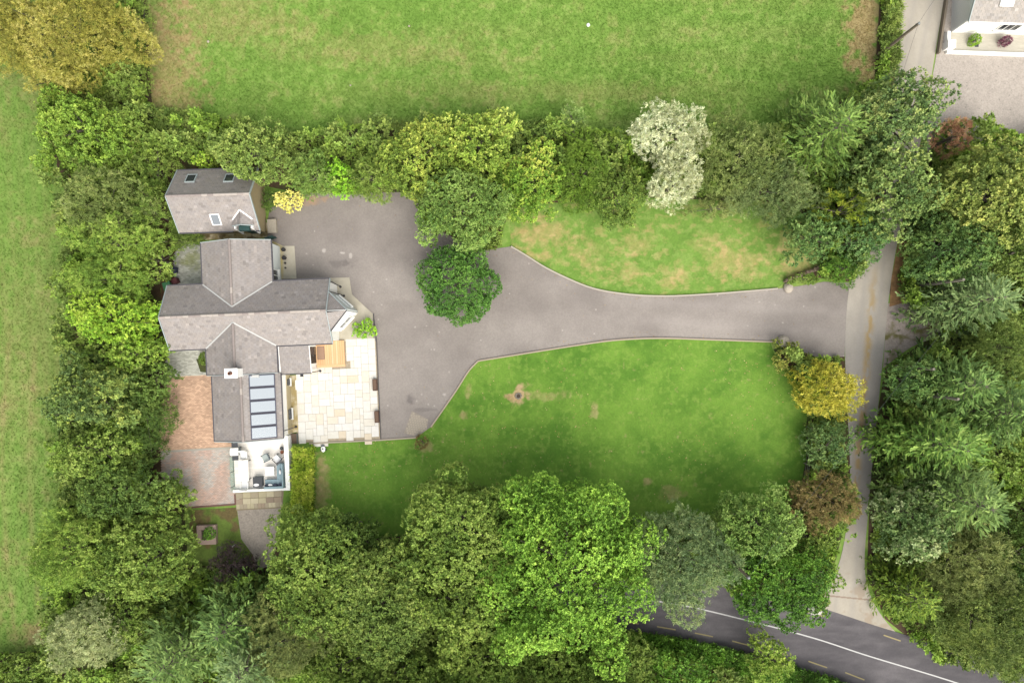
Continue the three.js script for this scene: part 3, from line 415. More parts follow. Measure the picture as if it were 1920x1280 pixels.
  windowAt(H, 1.69, 1.55, -3.1, Math.PI / 2, 0.95, 1.2); windowAt(H, 2.07, 0.66, 5.5, Math.PI / 2, 0.5, 0.5, 'window', M.frameGrey, 0); windowAt(H, 2.07, 0.62, 8.1, Math.PI / 2, 0.8, 0.6, 'window', M.frameGrey, 1);
  downpipe(H, [6.42, 3.35, -1.5], [6.75, 0.06, -1.35]); downpipe(H, [2.2, 2.42, 9.2], [2.36, 0.06, 9.2]); downpipe(H, [4.5, 2.2, 4.72], [4.55, 0.06, 4.72]); downpipe(H, [6.42, 2.6, -2.3], [6.5, 0.06, -2.1]);
}

// ---------------------------------------------------------------- outbuilding
{
  const [ox, oz] = G(430, 388), B = thing('outbuilding', 'small slate roofed outbuilding with roof windows north of the house', 'outbuilding', [ox, 0, oz], 1.8 * Math.PI / 180), he = 2.4, hr = 4.35, zr = -0.06, k = (hr - he) / 2.4;
  gable(B, matOf(A(196, 180, 140), 0.95, { map: speck }), -2.85, 2.95, -2.28, 2.2, he - 0.1, hr - 0.16, 'u');
  roofSlope(B, [[-3.02, he, -2.46], [3.3, he, -2.46], [3.3, hr, zr], [-3.02, hr, zr]], 21); roofSlope(B, [[-3.02, he, 2.38], [3.3, he, 2.38], [3.3, hr, zr], [-3.02, hr, zr]], 22);
  ridgeLine(B, [-3.02, hr + 0.02, zr], [3.3, hr + 0.02, zr], 9, 0.6);
  for (const u of [-3.04, 3.32]) for (const v of [-2.48, 2.4]) line(B, 'bargeboard', [u, he - 0.02, v], [u, hr + 0.02, zr], 0.05, 0.18, M.barge);
  for (const v of [-2.52, 2.44]) line(B, 'gutter', [-3.02, he - 0.04, v], [v > 0 ? 1.2 : 3.3, he - 0.04, v], 0.1, 0.09, M.gutter); line(B, 'gutter', [2.98, he - 0.04, 2.44], [3.3, he - 0.04, 2.44], 0.1, 0.09, M.gutter);
  const hN = v => hr - Math.abs(v - zr) * k + 0.03;
  roofWindow(B, -1.64, hN(-1.63), -1.63, [0, 1, -k], [0, k, 1], 0.78, 0.95, 'roof_window', M.barge, M.glass); roofWindow(B, 1.37, hN(-1.55), -1.55, [0, 1, -k], [0, k, 1], 0.78, 0.95, 'roof_window', M.barge, M.glass); roofWindow(B, 0.16, hN(1.55), 1.55, [0, 1, k], [0, k, -1], 0.74, 0.98, 'roof_window', M.white, M.panel);
  // gabled door dormer
  const du = 2.2, dh = 3.5, de = 2.98, w = 0.78, vf = 2.08, va = zr + (hr - dh) / k, ve = zr + (hr - de) / k;
  roofSlope(B, [[du - w, de, ve], [du - w, de, vf], [du, dh, vf], [du, dh, va]], 23); roofSlope(B, [[du + w, de, ve], [du + w, de, vf], [du, dh, vf], [du, dh, va]], 24);
  for (const s of [-1, 1]) { line(B, 'valley', [du + s * w, de + 0.06, ve], [du, dh + 0.06, va], 0.1, 0.03, M.white); line(B, 'bargeboard', [du + s * w * 1.05, de - 0.05, vf + 0.03], [du, dh + 0.02, vf + 0.03], 0.05, 0.14, M.barge); line(B, 'dormer_side', [du + s * 0.66, 1.2, 2.28], [du + s * 0.66, de - 0.06, 2.1], 0.1, 0.4, M.white); }
  part('dormer_front', box(du - 0.62, du + 0.62, 2.3, 3.0, 1.98, 2.04), M.teal, B); part('door', box(du - 0.4, du + 0.4, 0.04, 2.3, 2.2, 2.26), M.teal, B); part('door_hood', box(du - 0.42, du + 0.42, 2.44, 2.78, 2.07, 2.46), M.teal, B);
}
// ---------------------------------------------------------------- neighbouring house
{
  const B = thing('neighbour_house', 'white rendered house with light grey roof beyond the lane', 'house', [39.6, 0, -27.6], -2 * Math.PI / 180);
  part('wall', box(-3.5, 6, 0, 2.35, -8, 2.42), M.white, B); const he = 2.42, hr = 4.6;
  const sl = roofSlope(B, [[-3.62, he, 2.6], [6.2, he, 2.6], [6.2, hr, -2.4], [-3.62, hr, -2.4]], 31); sl.children[0].material = matOf(A(204, 200, 194), 0.85, { vertexColors: true, map: speck });
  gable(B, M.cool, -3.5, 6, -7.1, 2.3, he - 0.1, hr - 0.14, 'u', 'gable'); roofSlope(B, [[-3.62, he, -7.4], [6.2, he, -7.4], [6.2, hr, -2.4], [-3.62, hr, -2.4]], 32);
  line(B, 'gutter', [-3.62, he - 0.03, 2.67], [6.2, he - 0.03, 2.67], 0.12, 0.1, M.white); line(B, 'bargeboard', [-3.64, he, 2.62], [-3.64, hr + 0.02, -2.4], 0.06, 0.16, M.barge);
  const k = (hr - he) / 5; roofWindow(B, -1.1, hr - 3.3 * k + 0.03, 0.9, [0, 1, k], [0, k, -1], 1.05, 1.5, 'roof_window', M.white, M.panel);
  windowAt(B, 0.3, 1.4, 2.425, 0, 1.6, 1.1, 'window', M.white, 2); windowAt(B, 3.2, 1.4, 2.425, 0, 1.6, 1.1, 'window', M.white, 2);
  const T = thing('front_terrace', 'pale paved terrace with white kerb before the neighbouring house', 'terrace', [39.6, 0, -27.6], -2 * Math.PI / 180, null, 'structure');
  part('paving', box(-3.9, 6, 0, 0.12, 2.44, 3.95), matOf(A(228, 224, 208), 0.95, { map: speck }), T); part('kerb', box(-3.9, 6, 0, 0.3, 3.96, 4.18), M.white, T); part('pillar', box(-4.12, -3.5, 0, 0.75, 3.3, 3.94), M.white, T); part('wing_wall', box(-4.06, -3.8, 0, 0.5, 2.5, 3.28), M.white, T); part('drain_cover', box(-1.55, -1.25, 0.12, 0.13, 3.3, 3.55), M.frameGrey, T);
  { const [ax, az] = G(1757, 102), [bx, bz] = G(1781, -60); const w = new THREE.Mesh(bar(V(ax, 0.2, az), V(bx, 0.2, bz), 0.16, 0.4), matOf(A(140, 128, 112))); w.name = numbered('boundary_wall'); shadows(w); scene.add(w); tag(w, 'low grey brown boundary wall between lane and white house', 'wall'); }
}
// ---------------------------------------------------------------- decks and terrace furniture
{
  // timber deck at the porch door
  const [ox, oz] = G(492, 592), D = thing('timber_deck', 'orange timber deck outside the porch door', 'deck', [ox, 0, oz], 2.5 * Math.PI / 180), r = rng(3);
  const wt = dataTex(128, 256, (i, j) => { const n = fbm(i / 5, j / 60, 4); const v = 0.8 + 0.25 * n; return [v, v * 0.97, v * 0.93]; });
  const wm = [[246, 204, 158], [242, 196, 148], [250, 212, 170]].map(c => matOf(A(c[0], c[1], c[2], 1.2), 0.7, { map: wt }));
  for (let i = 0; i < 13; i++) part('board', box(4.3 + i * 0.18, 4.3 + i * 0.18 + 0.168, 0.06, 0.22, 2.3, 4.22), wm[(r() * 3) | 0], D);
  part('step', box(4.3, 6.64, 0.05, 0.13, 4.23, 4.45), wm[0], D);
  const mt = thing('doormat', 'grey doormat on the timber deck', 'doormat', [ox, 0, oz], 2.5 * Math.PI / 180); part('mat', box(4.45, 4.97, 0.221, 0.24, 2.75, 3.75), matOf(A(190, 156, 132), 1), mt); part('border', merge([box(4.42, 4.45, 0.221, 0.245, 2.72, 3.78), box(4.97, 5.0, 0.221, 0.245, 2.72, 3.78), box(4.45, 4.97, 0.221, 0.245, 2.72, 2.75), box(4.45, 4.97, 0.221, 0.245, 3.75, 3.78)]), matOf(A(142, 128, 118), 1), mt);
  // white terrace south of the annexe
  const T = thing('white_terrace', 'raised white boarded terrace with low parapet south of the annexe', 'terrace', [ox, 0, oz], 2.5 * Math.PI / 180), y = 0.55;
  const bm = [[0.8, 0.79, 0.77], [0.84, 0.83, 0.81], [0.76, 0.75, 0.73]].map(c => matOf(c, 0.85, { map: wt }));
  part('plinth', box(-2.66, 1.58, 0, y - 0.03, 9.83, 13.98), M.white, T);
  for (let i = 0; i < 27; i++) part('board', box(-2.64, 1.58, y - 0.03, y, 9.86 + i * 0.15, 9.86 + i * 0.15 + 0.143), bm[(r() * 3) | 0], T);
  part('parapet', box(1.6, 1.95, 0, y + 0.4, 9.83, 14.2), M.white, T); part('parapet', box(-2.7, 1.59, 0, y + 0.35, 14.0, 14.2), M.white, T);
  const gl = new THREE.MeshPhysicalMaterial({ color: new THREE.Color(0.8, 0.92, 0.88), transmission: 1, thickness: 0, roughness: 0.05, ior: 1.5, side: THREE.DoubleSide });
  part('glass_screen', box(-2.7, -2.68, y - 0.3, y + 0.7, 11.3, 13.98), gl, T); for (const v of [11.2, 12.5, 13.7]) part('post', box(-2.73, -2.67, y - 0.5, y + 0.75, v, v + 0.05), M.steel, T);
  const P = (u, v) => { const a = 2.5 * Math.PI / 180; return [ox + u * Math.cos(a) + v * Math.sin(a), y + 0.002, oz - u * Math.sin(a) + v * Math.cos(a)]; };
  // grill
  { const g = thing('barbecue', 'white lidded barbecue with dark shelves on the white terrace', 'barbecue', P(-2.22, 10.83), 0.05); part('body', box(-0.28, 0.28, 0.25, 0.8, -0.32, 0.32), M.charcoal, g); part('lid', (() => { const q = new THREE.CylinderGeometry(0.32, 0.32, 0.6, 16, 1, false, 0, Math.PI); q.rotateX(Math.PI / 2); q.rotateZ(Math.PI / 2); q.scale(1, 0.7, 1); q.rotateY(Math.PI / 2); q.translate(0, 0.8, 0); return q; })(), M.white, g); for (const s of [-1, 1]) { part('shelf', box(-0.25, 0.25, 0.72, 0.76, s * 0.52 - 0.18, s * 0.52 + 0.18), M.frameGrey, g); for (const t of [-1, 1]) part('leg', box(s * 0.22 - 0.03, s * 0.22 + 0.03, 0, 0.25, t * 0.26 - 0.03, t * 0.26 + 0.03), M.dark, g); } }
  const legs = (g, w, d, h, m, t = 0.05) => { for (const a of [-1, 1]) for (const b of [-1, 1]) part('leg', box(a * (w / 2 - t) - t / 2, a * (w / 2 - t) + t / 2, 0, h, b * (d / 2 - t) - t / 2, b * (d / 2 - t) + t / 2), m, g); };
  { const g = thing('dining_table', 'long pale slatted dining table on the white terrace', 'table', P(-1.6, 12.4), 0.04); for (let i = 0; i < 6; i++) part('slat', box(-0.39 + i * 0.132, -0.39 + i * 0.132 + 0.122, 0.7, 0.74, -0.85, 0.85), bm[i % 3], g); part('apron', box(-0.34, 0.34, 0.6, 0.695, -0.78, 0.78), M.offwhite, g); legs(g, 0.72, 1.6, 0.6, M.frameGrey, 0.06); }
  const chair = (pos, turn, label, m, seat) => { const g = thing('garden_chair', label, 'chair', pos, turn, 'chairs on the white terrace'); part('seat', box(-0.27, 0.27, 0.36, 0.44, -0.28, 0.28), seat, g); const b = box(-0.27, 0.27, 0, 0.5, -0.04, 0.04); b.rotateX(-0.25); b.translate(0, 0.44, -0.28); part('backrest', b, m, g); for (const s of [-1, 1]) part('armrest', box(s * 0.29 - 0.025, s * 0.29 + 0.025, 0.58, 0.62, -0.28, 0.26), m, g); legs(g, 0.6, 0.58, 0.58, m, 0.05); };
  chair(P(0.12, 11.48), -1.1, 'grey green armchair in the middle of the white terrace', M.charcoal, M.chair);
  chair(P(-1.66, 11.2), 0.1, 'white chair at the north end of the dining table', M.offwhite, M.cushion); chair(P(-1.66, 13.58), 3.1, 'white chair at the south end of the dining table', M.offwhite, M.cushion); chair(P(1.04, 11.6), -2.3, 'pale angled armchair near the terrace parapet', M.frameGrey, M.cushion);
  { const g = thing('coffee_table', 'low square white table beside the corner sofa', 'table', P(0.35, 12.6), 0.04); part('top', box(-0.38, 0.38, 0.34, 0.39, -0.38, 0.38), M.offwhite, g); legs(g, 0.7, 0.7, 0.34, M.frameGrey, 0.06); }
  { const g = thing('corner_sofa', 'pale blue corner sofa with cushions by the terrace parapet', 'sofa', P(0.52, 13.45), 0.04); part('seat', box(-0.55, 0.9, 0.12, 0.42, -0.18, 0.32), M.sofa, g); part('seat', box(0.42, 0.9, 0.12, 0.42, -1.45, -0.19), M.sofa, g); part('backrest', box(-0.55, 0.9, 0.12, 0.75, 0.325, 0.5), M.sofa, g); part('backrest', box(0.905, 1.0, 0.12, 0.75, -1.45, 0.5), M.sofa, g); part('base', box(-0.5, 0.88, 0, 0.118, -0.15, 0.45), M.blue, g); const cu = (x, z, t, m) => { const q = new THREE.SphereGeometry(0.2, 12, 8); q.scale(1, 0.75, 0.45); q.rotateX(-0.5); q.rotateY(t); q.translate(x, 0.53, z); part('cushion', q, m, g); }; cu(-0.1, 0.22, 0, M.cushion); cu(0.72, -0.8, -1.5, M.cushion); cu(0.3, 0.24, 0.1, M.blue); cu(-0.38, 0.24, 0.1, M.blue); cu(0.7, 0.22, 0.3, M.blue); }
  { const g = thing('fire_table', 'dark grey square box table at the terrace south edge', 'box', P(-0.62, 13.4), 0.04); part('body', box(-0.34, 0.34, 0, 0.42, -0.38, 0.38), M.charcoal, g); part('lid', box(-0.38, 0.38, 0.42, 0.47, -0.42, 0.42), M.frameGrey, g); part('folded_cover', (() => { const q = new THREE.SphereGeometry(0.2, 12, 8); q.scale(1.2, 0.25, 0.6); q.translate(-0.1, 0.5, 0.22); return q; })(), M.cushion, g); }
  for (const [u, v, m, l] of [[1.36, 10.8, M.frameGrey, 'grey plant pot by the terrace parapet'], [1.38, 11.12, M.terracotta, 'terracotta plant pot by the terrace parapet']]) { const g = thing('plant_pot', l, 'pot', P(u, v)); const q = new THREE.LatheGeometry([[0.001, 0], [0.09, 0], [0.13, 0.24], [0.15, 0.25], [0.15, 0.28], [0.12, 0.28], [0.11, 0.2], [0.001, 0.2]].map(p => new THREE.Vector2(...p)), 16); part('pot', q, m, g); }
}

// ---------------------------------------------------------------- small things round the house
const latheAt = (pts, n = 16) => new THREE.LatheGeometry(pts.map(p => new THREE.Vector2(...p)), n);
function atGround(name, label, cat, px, py, y = 0, turn = 0, group) { const [x, z] = G(px, py); return thing(name, label, cat, [x, y, z], turn, group); }
for (const [px, py, r, l] of [[533, 468.5, 0.17, 'large dark pot, first from the path corner'], [534.5, 484, 0.18, 'large dark pot between the large and small ones'], [535.5, 493.5, 0.085, 'small dark pot next to the large pots'], [536, 502.5, 0.08, 'small dark pot nearest the main block']]) { const g = atGround('dark_pot', l + ' on the concrete path', 'pot', px, py, 0.05, 0, 'dark pots on the path'); part('pot', latheAt([[0.001, 0], [r * 0.75, 0], [r, r * 1.8], [r * 0.86, r * 1.8], [r * 0.8, r * 1.5], [0.001, r * 1.5]]), matOf(A(70, 58, 62), 0.7), g); part('soil', cyl(r * 0.8, r * 0.8, r * 1.5, r * 1.53, 0, 0, 14), M.dark, g); }
for (const [px, py, l] of [[704, 721, 'brown wooden trough planter on patio edge, the northern one'], [707.5, 780.5, 'brown wooden trough planter on patio edge, the southern one']]) { const g = atGround('trough_planter', l, 'planter', px, py, 0.06, 0.045, 'trough planters on the patio edge'); part('side', box(-0.17, -0.14, 0, 0.35, -0.47, 0.47), M.woodDark, g); part('side', box(0.14, 0.17, 0, 0.35, -0.47, 0.47), M.woodDark, g); part('end', box(-0.14, 0.14, 0, 0.35, -0.47, -0.44), M.woodDark, g); part('end', box(-0.14, 0.14, 0, 0.35, 0.44, 0.47), M.woodDark, g); part('soil', box(-0.138, 0.138, 0.02, 0.3, -0.438, 0.438), matOf(A(128, 104, 88), 1), g); }
{ const g = atGround('wheelie_bin', 'green wheelie bin at the west corner of the house', 'bin', 324, 538, 0.03, 0.3); part('body', (() => { const q = new THREE.CylinderGeometry(0.38, 0.3, 0.95, 4, 1); q.rotateY(Math.PI / 4); q.translate(0, 0.5, 0); return q; })(), M.green, g); part('lid', box(-0.31, 0.31, 0.98, 1.04, -0.33, 0.31), M.green, g); for (const s of [-1, 1]) { const w = cyl(0.1, 0.1, -0.03, 0.03, 0, 0, 12); w.rotateZ(Math.PI / 2); w.translate(s * 0.24, 0.1, -0.26); part('wheel', w, M.dark, g); } }
{ const g = atGround('storage_box', 'dull red storage box next to the green bin', 'box', 331, 528, 0.03, 0.4); part('body', box(-0.28, 0.28, 0, 0.5, -0.2, 0.2), M.redd, g); const l = box(-0.3, 0.3, 0, 0.05, -0.22, 0.22); l.rotateX(0.1); l.translate(0, 0.53, 0); part('lid', l, M.redd, g); }
{ const g = atGround('recycling_box', 'dark blue recycling box at the mossy yard edge', 'box', 331, 507, 0.03, -0.1); part('body', box(-0.14, 0.14, 0, 0.36, -0.22, 0.22), M.blue, g); part('rim', box(-0.16, 0.16, 0.36, 0.4, -0.24, 0.24), M.blue, g); part('contents', box(-0.3, -0.17, 0, 0.3, -0.16, 0.1), M.offwhite, g); }
{ const g = atGround('stone_plinth', 'pale stone block beside the outbuilding path', 'plinth', 512, 425, 0.02, 0.06); part('base', box(-0.33, 0.33, 0, 0.3, -0.52, 0.52), M.stone, g); part('cap', box(-0.36, 0.36, 0.3, 0.36, -0.56, 0.56), matOf(A(206, 198, 182), 0.95, { map: speck }), g); }
{ const g = atGround('garden_gate', 'dark green gate between house and outbuilding', 'gate', 512, 448, 0.03, 0.25); for (let i = 0; i < 5; i++) part('board', box(-0.34 + i * 0.135, -0.34 + i * 0.135 + 0.125, 0.05, 1.15, -0.03, 0.03), M.teal, g); part('rail', box(-0.34, 0.34, 0.9, 1.0, 0.031, 0.06), M.teal, g); part('rail', box(-0.34, 0.34, 0.2, 0.3, 0.031, 0.06), M.teal, g); }
{ const g = new THREE.Mesh(bar(V(...[G(489, 360)[0], 0.28, G(489, 360)[1]]), V(...[G(493, 402)[0], 0.28, G(493, 402)[1]]), 0.14, 0.56), matOf(A(92, 84, 80), 0.95)); g.name = numbered('low_wall'); shadows(g); scene.add(g); tag(g, 'low dark wall beside the outbuilding path', 'wall'); }
{ const g = atGround('access_cover', 'square white access cover lying beside the stained path', 'cover', 561, 721, 0.07, 0.05); part('panel', box(-0.28, 0.28, 0, 0.05, -0.38, 0.38), M.white, g); part('rim', box(-0.3, 0.3, 0, 0.03, -0.4, 0.4), M.offwhite, g); }
{ const g = atGround('drain_grate', 'small dark drain grate in the patio', 'drain', 566, 703, 0.066, 0.05); part('frame', merge([box(-0.13, 0.13, 0, 0.02, -0.13, -0.1), box(-0.13, 0.13, 0, 0.02, 0.1, 0.13), box(-0.13, -0.1, 0, 0.02, -0.1, 0.1), box(0.1, 0.13, 0, 0.02, -0.1, 0.1)]), M.frameGrey, g); for (let i = 0; i < 4; i++) part('slot_bar', box(-0.1, 0.1, 0.003, 0.017, -0.085 + i * 0.05, -0.065 + i * 0.05), M.frameGrey, g); part('sump', box(-0.1, 0.1, 0, 0.002, -0.1, 0.1), M.dark, g); }
{ const g = atGround('stair_well', 'dark sunken steps at the patio corner by the hedge', 'steps', 552, 822, 0.03, 0.04); part('side_wall', box(-0.34, -0.28, 0, 0.16, -0.42, 0.42), M.stone, g); part('side_wall', box(0.24, 0.3, 0, 0.22, -0.42, 0.42), matOf(A(110, 116, 112)), g); for (let i = 0; i < 3; i++) part('step', box(-0.275, 0.235, 0, 0.14 - i * 0.05, -0.42 + i * 0.28, -0.42 + i * 0.28 + 0.272), matOf(A(116, 98, 84)), g); }
{ const g = atGround('robot_mower', 'small white and grey robot mower at the lawn edge', 'mower', 606.5, 840, 0.02, 0.1); const b = new THREE.SphereGeometry(0.22, 18, 12); b.scale(0.85, 0.5, 1.25); b.translate(0, 0.14, 0.03); part('body', b, M.white, g); const h = new THREE.SphereGeometry(0.14, 14, 10); h.scale(1.1, 0.6, 0.8); h.translate(0, 0.16, -0.2); part('hood', h, M.charcoal, g); part('logo_plate', box(-0.06, 0.06, 0.245, 0.255, -0.05, 0.1), M.charcoal, g); for (const s of [-1, 1]) { const w = cyl(0.09, 0.09, -0.03, 0.03, 0, 0, 14); w.rotateZ(Math.PI / 2); w.translate(s * 0.2, 0.09, 0.12); part('wheel', w, M.dark, g); } }
{ const g = atGround('stone_ring', 'small ring of stones on the bare lawn patch', 'stone ring', 972, 742, 0.014); const r = rng(8); for (let i = 0; i < 8; i++) { const a = i * 0.785, q = new THREE.DodecahedronGeometry(0.07 + r() * 0.03, 0); q.scale(1, 0.7, 1); q.translate(Math.cos(a) * 0.22, 0.05, Math.sin(a) * 0.22); part('stone', q, M.barkPale, g); } part('hollow', cyl(0.17, 0.17, 0, 0.02, 0, 0, 16), M.soil, g); }
{ const g = atGround('square_planter', 'square stone planter on the rough grass plot', 'planter', 390, 1000.5, 0.018, 0.03); const b = matOf(A(204, 180, 168), 0.95, { map: speck }); for (const s of [-1, 1]) { part('block', box(-0.78, 0.78, 0, 0.35, s * 0.59 - 0.19, s * 0.59 + 0.19), b, g); part('block', box(s * 0.59 - 0.19, s * 0.59 + 0.19, 0, 0.35, -0.395, 0.395), b, g); } part('soil', box(-0.395, 0.395, 0, 0.26, -0.39, 0.39), M.soil, g); }
{ const g = atGround('timber_offcut', 'short pale stick lying on the rough grass plot', 'stick', 438.5, 1022, 0.05, 0.7); part('stick', bar(V(-0.22, 0, 0), V(0.22, 0.01, 0), 0.045, 0.05), M.offwhite, g); part('splinter', bar(V(0.1, 0.03, -0.28), V(0.2, 0.03, -0.2), 0.12, 0.05), M.barkPale, g); }
function boulder(name, label, px, py, r, seed, mat, sy = 0.6) { const q = new THREE.IcosahedronGeometry(r, 2), p = q.attributes.position; for (let i = 0; i < p.count; i++) { const v = V().fromBufferAttribute(p, i), k = 0.75 + 0.5 * fbm(v.x / r * 1.3 + seed, v.z / r * 1.3 + v.y / r * 2, 3); p.setXYZ(i, v.x * k, v.y * k * sy, v.z * k); } q.computeVertexNormals(); const [x, z] = G(px, py); const m = new THREE.Mesh(q, mat); m.name = numbered(name); m.position.set(x, r * sy * 0.55, z); shadows(m); scene.add(m); return tag(m, label, 'stone'); }
const paleRock = matOf(A(222, 212, 196), 0.95, { map: speck });
boulder('boulder', 'pale boulder at the north side of the drive entrance', 1477, 540, 0.42, 1, paleRock); boulder('boulder', 'pale boulder at the south side of the drive entrance', 1467, 640, 0.5, 2, paleRock, 0.8); boulder('boulder', 'white boulder at the lane and road junction', 1527, 1138, 0.62, 3, matOf([0.4, 0.4, 0.38], 0.95, { map: speck }), 0.5);
boulder('field_stone', 'small white stone in the north field near gold tree', 390, 78, 0.11, 4, M.stone); boulder('field_stone', 'larger white stone high in the north field', 1103, 47, 0.15, 5, M.offwhite); boulder('field_stone', 'small white stone in the middle of the north field', 767, 49, 0.08, 6, M.stone); boulder('field_stone', 'small pale stone in the west field', 105, 628, 0.08, 7, M.stone); boulder('field_stone', 'tiny white stone near the hedge in the north field', 657, 160, 0.07, 8, M.stone);
{ // low stone wall at the drive entrance: every stone
  const [ax, az] = G(1468, 528), [bx, bz] = G(1547, 497), L = Math.hypot(bx - ax, bz - az), g = thing('stone_wall', 'low dry stone wall at the drive entrance', 'wall', [ax, 0, az], -Math.atan2(bz - az, bx - ax)), r = rng(19), ms = [[150, 132, 112], [128, 112, 96], [172, 156, 134]].map(c => matOf(A(...c), 1));
  for (let i = 0; i < 12; i++) for (let j = 0; j < 2; j++) { const q = new THREE.DodecahedronGeometry(0.19, 0); q.scale(0.95 + r() * 0.3, 0.75, 0.7 + r() * 0.3); q.rotateY(r() * 3); q.translate((i + 0.5 + r() * 0.2) * L / 12, 0.13 + j * 0.24, (r() - 0.5) * 0.06); part('stone', q, ms[(r() * 3) | 0], g); }
}
{ // poles and wires
  const pole = (px, py, h, label) => { const g = atGround('utility_pole', label, 'pole', px, py); part('shaft', cyl(0.14, 0.1, 0, h, 0, 0, 10), matOf(A(150, 136, 120), 0.95), g); part('cap', cyl(0.11, 0.06, h, h + 0.06, 0, 0, 10), M.steel, g); part('insulator', box(-0.14, 0.14, h - 0.22, h - 0.14, -0.05, 0.05), M.frameGrey, g); return V(g.position.x, h - 0.1, g.position.z); };
  const a = pole(1649, 102, 5.5, 'wooden pole between the north field and the lane'), b = pole(1337, 1016, 8.5, 'wooden pole among the trees above the road');
  const wire = (p, q, sag, label) => { const c = new THREE.QuadraticBezierCurve3(p, p.clone().add(q).multiplyScalar(0.5).add(V(0, -sag, 0)), q); const m = new THREE.Mesh(new THREE.TubeGeometry(c, 40, 0.009, 5), M.frameGrey); m.name = numbered('overhead_wire'); shadows(m); scene.add(m); tag(m, label, 'wire'); };
  const [cx, cz] = G(1765, 625, 7.5); wire(b, V(cx, 7.5, cz), 0.4, 'thin wire crossing the lane from the roadside pole'); const [dx, dz] = G(1766, -20, 5.6); wire(a, V(dx, 5.6, dz), 0.2, 'thin wire running north from the field pole'); const [ex, ez] = G(1689, 152, 4.2); wire(a, V(ex, 4.2, ez), 0.1, 'thin wire dropping from the field pole along the lane');
}
{ // fence on the lawn's east edge
  const g = atGround('wire_fence', 'thin post and wire fence on the east lawn edge', 'fence', 1508, 860); const P = (px, py) => { const [x, z] = G(px, py); return V(x - g.position.x, 0, z - g.position.z); };
  const ps = [[1512, 800], [1511, 834], [1508, 868], [1504, 902]].map(p => P(...p)); for (const p of ps) part('post', cyl(0.05, 0.05, 0, 1.1, p.x, p.z, 8), M.barkPale, g); for (const h of [0.4, 0.75, 1.05]) for (let i = 0; i < 3; i++) part('wire', limb(ps[i].clone().setY(h), ps[i + 1].clone().setY(h), 0.012, 0.012, 5), M.steel, g);
}

// ---------------------------------------------------------------- foliage
function leafGeo(n, opt, seed) { // a tuft of n folded leaves, radius about 1, axis +y
  const r = rng(seed), P = [], N = [];
  for (let i = 0; i < n; i++) {
    const az = i * 2.39996 + r() * 0.8, el = opt.el0 + (opt.el1 - opt.el0) * r(), d = V(Math.cos(az) * Math.cos(el), Math.sin(el), Math.sin(az) * Math.cos(el));
    const side = d.clone().cross(V(0, 1, 0)).normalize().applyAxisAngle(d, (r() - 0.5) * opt.roll), nn = side.clone().cross(d).normalize(); if (nn.y < 0) nn.negate();
    const L = opt.len * (0.7 + 0.5 * r()), w = opt.wid * L * (0.85 + 0.3 * r()), o = d.clone().multiplyScalar(opt.start * r()).add(V((r() - 0.5) * opt.jit, (r() - 0.3) * opt.jit, (r() - 0.5) * opt.jit));
    const tip = o.clone().addScaledVector(d, L).addScaledVector(V(0, -1, 0), L * opt.droop), mid = o.clone().addScaledVector(d, L * 0.5), a = mid.clone().addScaledVector(side, w).addScaledVector(nn, w * 0.25), b = mid.clone().addScaledVector(side, -w).addScaledVector(nn, w * 0.25);
    for (const [x, y, z] of [[o, a, tip], [o, tip, b]]) { const q = y.clone().sub(x).cross(z.clone().sub(x)).normalize(); for (const v of [x, y, z]) { P.push(v.x, v.y, v.z); N.push(q.x, q.y, q.z); } }
  }
  const g = new THREE.BufferGeometry(); g.setAttribute('position', new THREE.Float32BufferAttribute(P, 3)); g.setAttribute('normal', new THREE.Float32BufferAttribute(N, 3)); return g;
}
function frondGeo(seed, pairs = 9) { // a flat feathery conifer spray along +z, length about 1
  const r = rng(seed), P = [], N = []; const blade = (o, d, L, w) => { const side = d.clone().cross(V(0, 1, 0)).normalize(), tip = o.clone().addScaledVector(d, L), m = o.clone().addScaledVector(d, L * 0.45), a = m.clone().addScaledVector(side, w), b = m.clone().addScaledVector(side, -w); for (const [x, y, z] of [[o, a, tip], [o, tip, b]]) { const q = y.clone().sub(x).cross(z.clone().sub(x)).normalize(); if (q.y < 0) q.negate(); for (const v of [x, y, z]) { P.push(v.x, v.y, v.z); N.push(q.x, q.y, q.z); } } };
  for (let i = 0; i < pairs; i++) { const t = i / pairs, y = 0.12 * t; for (const s of [-1, 1]) blade(V(0, y, t * 0.8), V(s * (0.34 + 0.22 * r()), 0.15 + (r() - 0.4) * 0.4, 1).normalize(), (0.36 - 0.16 * t) * (0.8 + 0.5 * r()), 0.034 + 0.014 * r()); }
  blade(V(0, 0, 0), V(0, 0.16, 1).normalize(), 1.05, 0.035); return (() => { const g = new THREE.BufferGeometry(); g.setAttribute('position', new THREE.Float32BufferAttribute(P, 3)); g.setAttribute('normal', new THREE.Float32BufferAttribute(N, 3)); return g; })();
}
const TUFT = {
  broad: leafGeo(13, { el0: 0.05, el1: 1.2, roll: 1.0, len: 0.75, wid: 0.3, start: 0.35, jit: 0.5, droop: 0.12 }, 1),
  maple: leafGeo(11, { el0: 0.0, el1: 1.1, roll: 0.9, len: 0.75, wid: 0.36, start: 0.3, jit: 0.5, droop: 0.15 }, 2),
  fine: leafGeo(20, { el0: 0.1, el1: 1.4, roll: 2.0, len: 0.7, wid: 0.17, start: 0.5, jit: 0.8, droop: 0.05 }, 3),
  blade: leafGeo(16, { el0: 0.5, el1: 1.45, roll: 3.0, len: 1.1, wid: 0.06, start: 0.1, jit: 0.35, droop: 0.1 }, 4),
  frond: frondGeo(5, 8), grass: leafGeo(9, { el0: 0.35, el1: 1.3, roll: 3.0, len: 1.0, wid: 0.07, start: 0.05, jit: 0.6, droop: 0.2 }, 6),
  litter: leafGeo(1, { el0: 0.05, el1: 0.1, roll: 0.4, len: 1, wid: 0.38, start: 0, jit: 0, droop: 0.1 }, 7)
};
